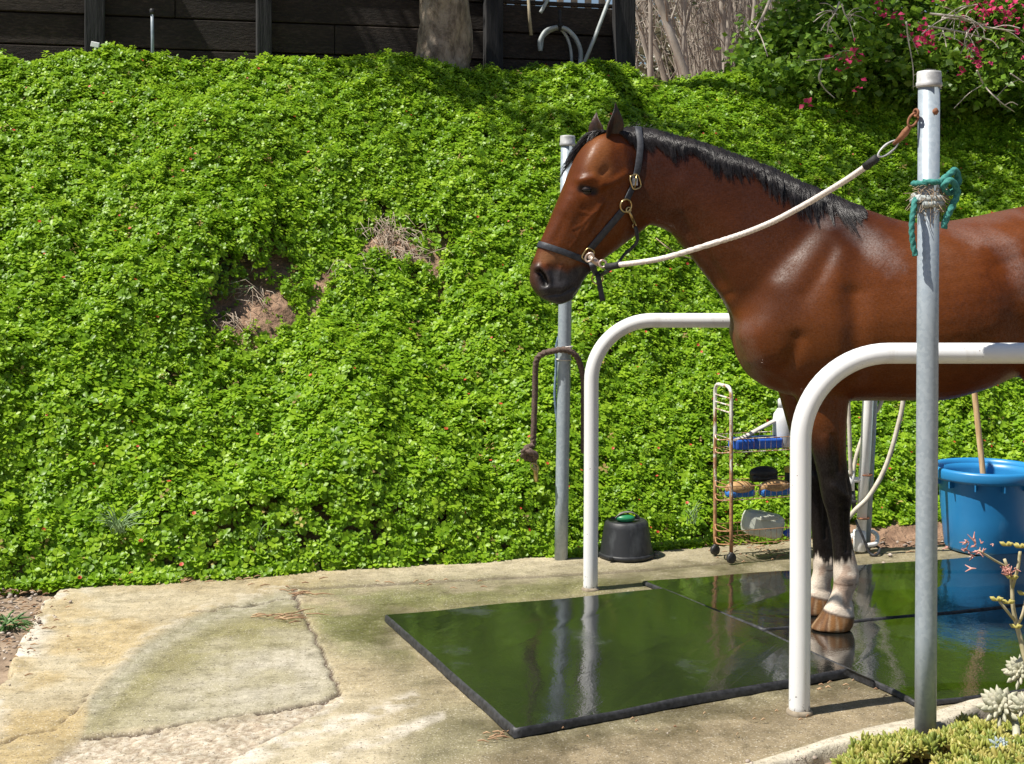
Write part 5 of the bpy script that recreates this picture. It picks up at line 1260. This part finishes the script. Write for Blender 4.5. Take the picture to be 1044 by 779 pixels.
for (px, Y, kind, lean, r0), lab in zip(EUC, EUL):
    X = (px-CX)*Y/FX; z0 = plateau(X, Y)-.1; H = re_.uniform(5.5, 8); e_ = thing('eucalyptus_tree', (X, Y, z0), lab, 'tree', 'slender trees behind the bank'); B0 = Vector((X, Y, z0)); dx = lean*H/60
    cv = re_.uniform(-.25, .25); main = [B0, B0+Vector((dx*.25+cv*.4, re_.uniform(-.1, .1), H*.3)), B0+Vector((dx*.6+cv*.2, .1, H*.65)), B0+Vector((dx, .2, H))]
    B0s = (re_.uniform(-.1, .1), 0, 0)
    r0 *= .72; q = MB(); limb(q, main, r0*1.15, r0*.35, 22, 9, kind, .08); q.build('trunk', m_euc, e_)
    q = MB(); ms = spl(main, 40); tips = []
    for k in range(22):
        i = re_.randint(4, 38); s = re_.choice([-1, 1]); L = re_.uniform(.5, 1.5); b1 = ms[i]; sx_ = re_.uniform(.15, .7)*s
        p = [b1, b1+Vector((sx_*L*.35, re_.uniform(-.2, .2), L*.4)), b1+Vector((sx_*L*.6+re_.uniform(-.1, .1), re_.uniform(-.3, .3), L*.95))]
        rr_ = r0*re_.uniform(.16, .38); limb(q, p, rr_, rr_*.3, 9, 5, k, .03); tips.append(p[-1])
        for j in range(4):
            b2 = spl(p, 9)[re_.randint(3, 8)]; q.tube(spl([b2, b2+Vector((re_.uniform(-.15, .15), re_.uniform(-.1, .1), re_.uniform(-.1, .2))), b2+Vector((re_.uniform(-.3, .3), re_.uniform(-.2, .2), re_.uniform(-.25, .5)))], 6), .0045, 4, False)
    q.build('branches', m_euc, e_)
    pt = np.concatenate([np.array(tp_)[None]+rng.normal(0, .16, (26, 3)) for tp_ in tips]); keep_ = (pt[:, 2] > z0+H*.55) | (rng.random(len(pt)) < .22)
    leaf_object('crown', pt[keep_], .085, m_eucleaf, e_, 400+kind+int(px), aspect=.28, droop=.8)
# dry brush behind them, a mass of fine stems
q = MB()
for i in range(620):
    Y = re_.uniform(15.5, 22); px = re_.uniform(712, 818); X = (px-CX)*Y/FX; z0 = plateau(X, Y); L = re_.uniform(1.6, 4.5); s = re_.gauss(-.05, .17); c = re_.gauss(0, .15)
    P_ = spl([Vector((X, Y, z0)), Vector((X+s*L*.4+c, Y, z0+L*.5)), Vector((X+s*L, Y+.1, z0+L))], 7); r_ = re_.uniform(.004, .012); q.tube(P_, [r_*(1-.09*j) for j in range(7)], 4, False)
brs = q.build('dry_brush', simple('dry_twigs', (.24, .20, .165), (.52, .46, .39), 6, .9)); tag(brs, 'tangle of dry grey brown stems behind the slender trees', 'brush', kind='stuff')
# the wood beyond
pts = []
for i in range(46):
    Y = re_.uniform(23, 34); px = re_.uniform(700, 1160) if i > 16 else re_.uniform(690, 820); X = (px-CX)*Y/FX; h_ = re_.uniform(1.2, 5.5) if px > 690 else re_.uniform(.6, 2.0)
    for k in range(3): pts.append(clumps((X+re_.uniform(-1, 1), Y, plateau(X, Y)+h_*(k+.5)/3), (1.2, 1.0, h_/4), 10, 55, 900+i*3+k, .33)[0])
fw = thing('tmp', (0, 0, 0), None, None); o = leaf_object('far_wood', np.concatenate(pts), .19, leafmat('far_leaf', (.045, .06, .03), (.10, .105, .06), (.19, .17, .11), use_obj=False, tr=.2), fw, 77); o.parent = None; bpy.data.objects.remove(fw); tag(o, 'hazy olive wood beyond the bank', 'wood', kind='stuff')

# --- bougainvillea sprawling over the right end of the bank
m_boleaf = leafmat('bougainvillea_leaf', (.035, .095, .008), (.085, .19, .014), (.20, .32, .035), use_obj=False, tr=.3, rough=.42)
m_pink = leafmat('pink_bract', (.42, .012, .06), (.58, .02, .10), (.72, .06, .20), use_obj=False, tr=.35, rough=.6)
bb = on_bank(930, 70, 0)
bo = thing('bougainvillea', bb, 'tall dark green bougainvillea with crimson bracts sprawling over the bank', 'shrub')
pts = []; rb = np.random.default_rng(8)
for i, (px, py, Y, rx, rz, n) in enumerate(((800, 40, 9.9, .38, .34, 20), (842, 22, 10.0, .42, .40, 24), (800, 78, 9.6, .40, .22, 16), (852, 70, 9.5, .40, .28, 20), (892, 50, 9.7, .42, .40, 24), (905, 5, 10.1, .5, .45, 28), (940, 80, 9.5, .42, .26, 18), (975, 40, 9.7, .42, .36, 22), (1000, 85, 9.5, .40, .30, 18), (1010, 10, 10.0, .42, .40, 20), (1060, 60, 9.8, .5, .6, 28), (960, -30, 10.2, .6, .4, 24), (850, -30, 10.2, .5, .4, 24), (1080, 0, 10.1, .5, .6, 22), (770, 70, 9.9, .18, .12, 7), (1090, 110, 9.6, .4, .4, 18))):
    c = at(px, py, Y); pts.append(clumps(c, (rx, .34, rz), n, 78, 500+i, .26)[0])
pts = np.concatenate(pts); leaf_object('foliage', pts, .062, m_boleaf, bo, 9, aspect=.66)
for i, (px, py, Y, n, s) in enumerate(((864, 62, 9.1, 26, .05), (847, 52, 9.15, 14, .035), (872, 56, 9.1, 14, .035), (877, 88, 9.0, 8, .022), (895, 5, 9.3, 16, .04), (942, 36, 9.1, 34, .05), (950, 42, 9.1, 18, .035), (935, 30, 9.15, 14, .03), (995, 54, 9.1, 22, .035), (1003, 62, 9.1, 18, .03), (985, 5, 9.4, 60, .10), (1000, 18, 9.4, 26, .08), (1018, 6, 9.3, 60, .07), (1040, 8, 9.3, 50, .08), (1010, 30, 9.4, 26, .10), (915, 14, 9.4, 10, .05), (905, 16, 9.2, 12, .03), (826, 100, 8.9, 6, .02), (980, 68, 9.2, 8, .02), (970, 20, 9.5, 18, .09))):
    leaf_object('flower_cluster', np.array(at(px, py, Y))+rb.normal(0, s, (max(4, int(n*.62)), 3)), .040, m_pink, bo, 12+i, aspect=.85, fold=.5)
m_twig = simple('grey_twig', (.30, .25, .2), (.58, .52, .45), 20, .85)
rt_ = random.Random(4)
def twig(L, r_, Y=9.05, br=6):
    q = MB()
    P_ = spl([at(x, y, Y+rt_.uniform(-.05, .05)) for x, y in L], 18); q.tube(P_, [r_*(1-.6*i/17) for i in range(18)], 6)
    for _ in range(br):
        b1 = P_[rt_.randint(3, 16)]; d = Vector((rt_.uniform(-1, 1), rt_.uniform(-.6, .3), rt_.uniform(-1, .5))); l = rt_.uniform(.06, .22)
        q.tube(spl([b1, b1+d*l*.5+Vector((0, 0, .02)), b1+d*l], 6), r_*.42, 4, False)
    q.build('bare_twig', m_twig, bo)
for L, r_, n_ in (([(948, 14), (980, 18), (1003, 27), (1036, 32)], .009, 12), ([(960, 18), (984, 21), (1010, 30)], .006, 8), ([(946, 27), (972, 31), (990, 35), (1012, 42)], .008, 10), ([(985, 34), (984, 46), (994, 52)], .005, 3), ([(996, 72), (1004, 88), (1020, 104), (1034, 114)], .007, 3), ([(1030, 75), (1044, 84)], .006, 2), ([(838, 70), (835, 80), (841, 91), (851, 100)], .008, 0), ([(856, 2), (851, 14), (846, 22), (843, 35)], .007, 10), ([(858, 4), (862, 16), (868, 22)], .006, 6), ([(822, 62), (840, 60), (850, 58)], .004, 2), ([(924, 22), (926, 40), (931, 70), (931, 92)], .006, 3), ([(785, 0), (776, 20), (768, 32), (757, 18)], .012, 5)):
    twig(L, r_, 9.05, n_)
q = MB()
for i in range(7):
    e_ = bb+Vector((rt_.uniform(-.9, 1.0), rt_.uniform(.3, .9), rt_.uniform(.8, 1.6))); limb(q, [bb+Vector((.2, .5, -.15)), bb.lerp(e_, .5)+Vector((.1, .4, .2)), e_], .03, .008, 14, 7, i, .05)
q.build('stems', m_bark, bo)
e_ = thing('pale_pole', Vector((at(1040, 60, 10.6).x, 10.6, 2.4)), 'pale grey pole behind the bougainvillea at the right edge', 'pole'); q = MB(); x_ = at(1041, 60, 10.6).x; q.tube([(x_, 10.6, 2.3), (x_, 10.6, 3.4), (x_+.02, 10.6, 5.0)], .06, 18); q.build('shaft', m_galv2, e_)

# ---------------------------------------------------------------- small things growing on the bank
def blades(q, c, n, L, sp, seed, w_=.004):
    r = random.Random(seed)
    for i in range(n):
        a = r.uniform(0, 6.28); l = L*r.uniform(.35, 1.15); sp_ = sp; sp = sp_*r.uniform(.3, 1.8); c = c+Vector((r.gauss(0, .006), r.gauss(0, .006), 0)); o_ = Vector((math.cos(a), math.sin(a), 0)); P_ = [c+o_*(.01+sp*l*t_*t_)+Vector((0, 0, l*(t_-.35*t_*t_*sp*2))) for t_ in (0, .3, .6, .85, 1)]
        q.tube(P_, [w_, w_, w_*.85, w_*.5, w_*.1], 4, False, flat=.3); sp = sp_
m_gr1 = simple('pale_grass', (.16, .26, .10), (.30, .42, .20), 20, .6)
for i, (px, py, n, L, lab) in enumerate(((124, 522, 80, .16, 'pale grassy weed clump in the lower left of the ground cover'), (262, 530, 22, .13, 'wispy pale weed low in the ground cover left of centre'), (698, 515, 10, .20, 'single grey stalked weed beside the trolley'))):
    c = on_bank(px, py, .14); o = thing('weed_clump', c, lab, 'weed', 'weeds in the ground cover'); q = MB(); blades(q, c-Vector((0, .03, .08)), n, L, .6, 30+i, .0026); q.build('blades', m_gr1, o)
c = gnd(14, 632); o = thing('weed_clump', c, 'small green weed on the dirt at the left edge of the paving', 'weed', 'weeds in the ground cover'); q = MB(); blades(q, c+Vector((0, 0, -.02)), 70, .07, 1.1, 55, .006); q.build('blades', simple('green_weed', (.05, .13, .03), (.12, .22, .06), 20, .6), o)
# a feathery grey-green plant left of the bare soil
c = on_bank(200, 268, .10); o = thing('feathery_plant', c, 'feathery grey green plant left of the bare soil patch', 'plant')
pq = np.array([np.array(on_bank(200+a, 268+b, .11)) for a, b in rng.normal(0, 1, (240, 2))*np.array([26, 20])]); pq = np.repeat(pq, 10, 0)+rng.normal(0, .022, (2400, 3)); leaf_object('foliage', pq, .034, leafmat('grey_green_leaf', (.07, .15, .05), (.12, .22, .075), (.2, .32, .12), use_obj=False, tr=.25), o, 31, aspect=.28, up=1, droop=-.3)
# dead stems over the bare soil
q = MB(); r3 = random.Random(12)
for (px, py, n, sx_, sy_) in ((398, 234, 110, 20, 13), (412, 258, 45, 16, 9), (262, 296, 16, 12, 6), (360, 270, 30, 14, 6), (236, 322, 26, 20, 10), (490, 250, 26, 10, 8)):
    for i in range(n):
        c = on_bank(r3.gauss(px, sx_*.6), r3.gauss(py, sy_*.6), .075); a = r3.gauss(-1.4, .6); L = r3.uniform(.05, .17); d = Vector((math.cos(a), -.35, math.sin(a)*.7)); k = Vector((r3.gauss(0, .03), r3.gauss(-.02, .02), r3.gauss(.02, .02)))
        q.tube([c, c+d*L*.5+k, c+d*L+k*.4], [.0019, .0018, .001], 4, False)
ds = q.build('dead_stems', simple('bleached_stems', (.33, .24, .17), (.62, .52, .42), 30, .9)); tag(ds, 'bleached dead stems lying over the bare soil patches', 'dead stems', kind='stuff')
q = MB(); q.tube(spl([at(669, 243, 6.9), at(680, 252, 6.85), at(692, 259.5, 6.9), at(706, 264, 6.95)], 14), .003, 6); o = q.build('dry_runner', m_stem); tag(o, 'thin dry runner stem on the leaves under the horse neck', 'stem')

# litter on the paving
q = MB()
for (px, py, n, sx_, sy_, L) in ((302, 606, 12, 8, 3, .08), (288, 631, 18, 16, 2, .09), (505, 752, 12, 8, 3, .04), (455, 655, 16, 8, 14, .02), (860, 702, 14, 40, 5, .02), (700, 740, 18, 100, 8, .014), (430, 566+30, 12, 60, 3, .04), (20, 625, 90, 24, 22, .03), (150, 592, 60, 60, 3, .04), (905, 548, 120, 40, 8, .05), (780, 562, 60, 36, 5, .03)):
    for i in range(n):
        c = gnd(r3.gauss(px, sx_), r3.gauss(py, sy_)); c.z = .006; a = r3.gauss(0, .5); l = L*r3.uniform(.4, 1.2); d = Vector((math.cos(a), math.sin(a), r3.uniform(-.05, .15)))
        q.tube([c, c+d*l*.5+Vector((0, 0, .004)), c+d*l], [.0022, .003, .001], 4, False, flat=.6)
lt = q.build('leaf_litter', simple('dry_litter', (.20, .10, .055), (.48, .33, .19), 14, .9)); tag(lt, 'dry straw and leaf litter scattered on the paving', 'litter', kind='stuff')
q = MB()
for (px, py, n, sx_, sy_, s) in ((10, 612, 150, 22, 20, .011), (0, 650, 40, 8, 20, .010), (910, 545, 150, 45, 9, .013), (455, 650, 6, 6, 8, .008), (800, 755, 14, 60, 8, .004), (812, 776, 30, 30, 5, .010)):
    for i in range(n):
        c = gnd(r3.gauss(px, sx_), r3.gauss(py, sy_)); q.ball((c.x, c.y, .0+r3.uniform(-.012, .006)), s*r3.uniform(.4, 1.1), 1, (1, r3.uniform(.6, 1), r3.uniform(.4, .8)), Matrix.Rotation(r3.uniform(0, 6), 3, 'Z'))
st = q.build('pebbles', simple('pebble', (.20, .14, .10), (.55, .48, .41), 30, .9)); tag(st, 'pebbles and clods at the edges of the paving', 'pebbles', kind='stuff')

# ---------------------------------------------------------------- succulent bed at the lower right
m_suc = leafmat('succulent_leaf', (.12, .20, .025), (.26, .31, .045), (.46, .40, .12), rough=.42, tr=.15)
SUCC = bpy.data.collections.new('succulent_sprigs')
def succ(nm, seed):
    r = random.Random(seed); q = MB(); k0 = r.random()*6
    for i in range(11):
        a = k0+i*2.4; el = .25+i*.11; d = Vector((math.cos(a)*math.cos(el), math.sin(a)*math.cos(el), math.sin(el))); L = .026*r.uniform(.8, 1.2); b0 = Vector((0, 0, -.012+.0022*i))
        q.tube([b0, b0+d*L*.45, b0+d*L*.85, b0+d*L*1.05], [.0025, .0058, .0048, .0008], 6, False, flat=.6)
    me = bpy.data.meshes.new(nm); me.from_pydata(q.v, [], q.f); me.polygons.foreach_set('use_smooth', [True]*len(q.f)); me.materials.append(m_suc); me.update(); return bpy.data.objects.new(nm, me)
for i in range(4): SUCC.objects.link(succ(f'succulent_{i}', 200+i))
N = 15000; X = rng.uniform(.55, 2.7, N); Y = rng.uniform(2.6, 4.5, N); 
edge = PP([(805, 800), (835, 784), (866, 768), (892, 754), (930, 752), (965, 741), (985, 733), (1010, 742), (1044, 735), (1120, 722), (1300, 690)])
ye = np.interp(X, [p[0] for p in edge], [p[1] for p in edge])+(fbm(X*7, Y*7, 3)-.5)*.12
hgt = sstep(0, .28, ye-Y)*.065+.010; gap = fbm(X*4+7, Y*4, 3)
ok = (Y < ye) & (gap > .37+.14*sstep(.2, .0, ye-Y)) & (X > .75+(.2*(fbm(Y*5, Y*3, 2)-.5)))
X, Y, hgt = X[ok], Y[ok], hgt[ok]; N = len(X); nn = rng.normal(0, .62, (N, 3)); nn[:, 2] += 1
bed = scatter('succulent_cover', np.stack([X, Y, hgt*(.55+.8*fbm(X*5, Y*5, 3))-.02*rng.random(N)-.012], 1), rot_to(nn, rng.uniform(0, 6.28, N)), rng.uniform(.62, 1.2, N), rng.integers(0, 4, N), SUCC)
tag(bed, 'yellow green fleshy ground cover along the front edge of the paving', 'succulents', kind='stuff')
t = NT('pale_succulent'); t.set(base=t.ramp(t.noise(30, None, 3), [(.3, (.34, .34, .24)), (.7, (.56, .52, .40))]), rough=.6); m_pale = t.m
t = NT('grey_succulent'); t.set(base=t.ramp(t.noise(30, None, 3), [(.3, (.26, .32, .34)), (.7, (.46, .52, .52))]), rough=.6); m_greyb = t.m
def rosette(c, r_, axis, m, lab, n=34, up_=.5):
    o = thing('rosette_succulent', c, lab, 'succulent', 'pale rosette succulents'); rot = Vector(axis).normalized().to_track_quat('Z', 'Y').to_matrix(); q = MB()
    for i in range(n):
        f = i/n; a = i*2.4; el = .05+1.25*f; d = rot @ Vector((math.cos(a)*math.cos(el), math.sin(a)*math.cos(el), math.sin(el))); L = r_*(1.05-.55*f); b0 = Vector(c)+rot @ Vector((math.cos(a)*r_*.1, math.sin(a)*r_*.1, r_*.22*f))
        q.tube([b0, b0+d*L*.4, b0+d*L*.78, b0+d*L], [r_*.08, r_*.17, r_*.16, r_*.02], 8, False, flat=.6)
    q.build('leaves', m, o)
    return o
o = rosette(at(1020, 722, 3.92), .062, (-.35, -.6, .7), m_pale, 'largest cream rosette with pointed leaves above the fleshy ground cover', 36)
q = MB(); q.tube(spl([at(1022, 726, 3.94), at(1034, 735, 3.9), at(1036, 752, 3.85), at(1030, 775, 3.85)], 16), .011, 8); q.build('stem', m_pale, o)
rosette(at(1041, 686, 3.95), .050, (-.5, -.5, .6), m_pale, 'cream rosette high at the right edge of the picture', 36)
o = rosette(at(1019, 762, 3.78), .030, (0, -.7, .8), m_greyb, 'small blue grey rosette low among the yellow green leaves', 26)
rosette(at(1046, 722, 3.85), .045, (-.2, -.6, .7), m_pale, 'cream rosette half out of the picture beside the largest one', 30)
# stalky plant with pink flower heads
sb = Vector((gnd(1060, 745).x, 3.86, .0)); fs_ = thing('flowering_succulent', sb, 'stalky succulent with pinkish flower heads rising at the right edge', 'succulent')
m_stk = simple('succulent_stalk', (.34, .30, .16), (.56, .48, .32), 20, .6); m_fl = simple('dusty_pink', (.42, .16, .13), (.66, .36, .30), 40, .7)
q = MB(); S1 = spl([sb, at(1052, 690, 3.88), at(1040, 650, 3.9), at(1033, 620, 3.9), at(1031, 590, 3.9), at(1024, 570, 3.9)], 24); q.tube(S1, [.009-.0002*i for i in range(24)], 8)
S2 = spl([at(1032, 600, 3.9), at(1038, 578, 3.88), at(1040, 562, 3.88)], 8); q.tube(S2, .005, 6)
S3 = spl([at(1028, 579, 3.9), at(1012, 570, 3.89), at(998, 561, 3.88)], 10); q.tube(S3, .0032, 6)
S4 = spl([at(1034, 632, 3.9), at(1026, 622, 3.88), at(1019, 613, 3.88)], 8); q.tube(S4, .0045, 6)
S5 = spl([at(1036, 640, 3.9), at(1042, 628, 3.88), at(1046, 612, 3.88)], 8); q.tube(S5, .0045, 6); q.build('stems', m_stk, fs_)
for i, (px, py) in enumerate(((994, 558), (988, 553), (1000, 551), (985, 560))):
    pass
q = MB(); r5 = random.Random(2)
for (px, py, n, s) in ((993, 557, 16, .022), (1028, 582, 12, .014)):
    for i in range(n):
        c = at(px, py, 3.88)+Vector((r5.gauss(0, s), r5.gauss(0, s*.5), r5.gauss(0, s*.8)))
        for k in range(4): q.tube([c, c+Vector((r5.gauss(0, .008), r5.gauss(0, .006), r5.gauss(.003, .007)))], [.0028, .001], 5, False)
q.build('flowers', m_fl, fs_)
q = MB()
for (px, py, n) in ((1026, 556, 6), (1040, 558, 7), (1016, 612, 6), (1028, 615, 5), (1032, 590, 4), (1044, 606, 5), (1036, 640, 4)):
    for i in range(n):
        a = i*2.4; d = Vector((math.cos(a), math.sin(a)*.6, .35)).normalized(); c = at(px, py, 3.88); q.tube([c, c+d*.011, c+d*.02], [.003, .0062, .001], 7, False, flat=.6)
q.build('leaves', m_suc, fs_)
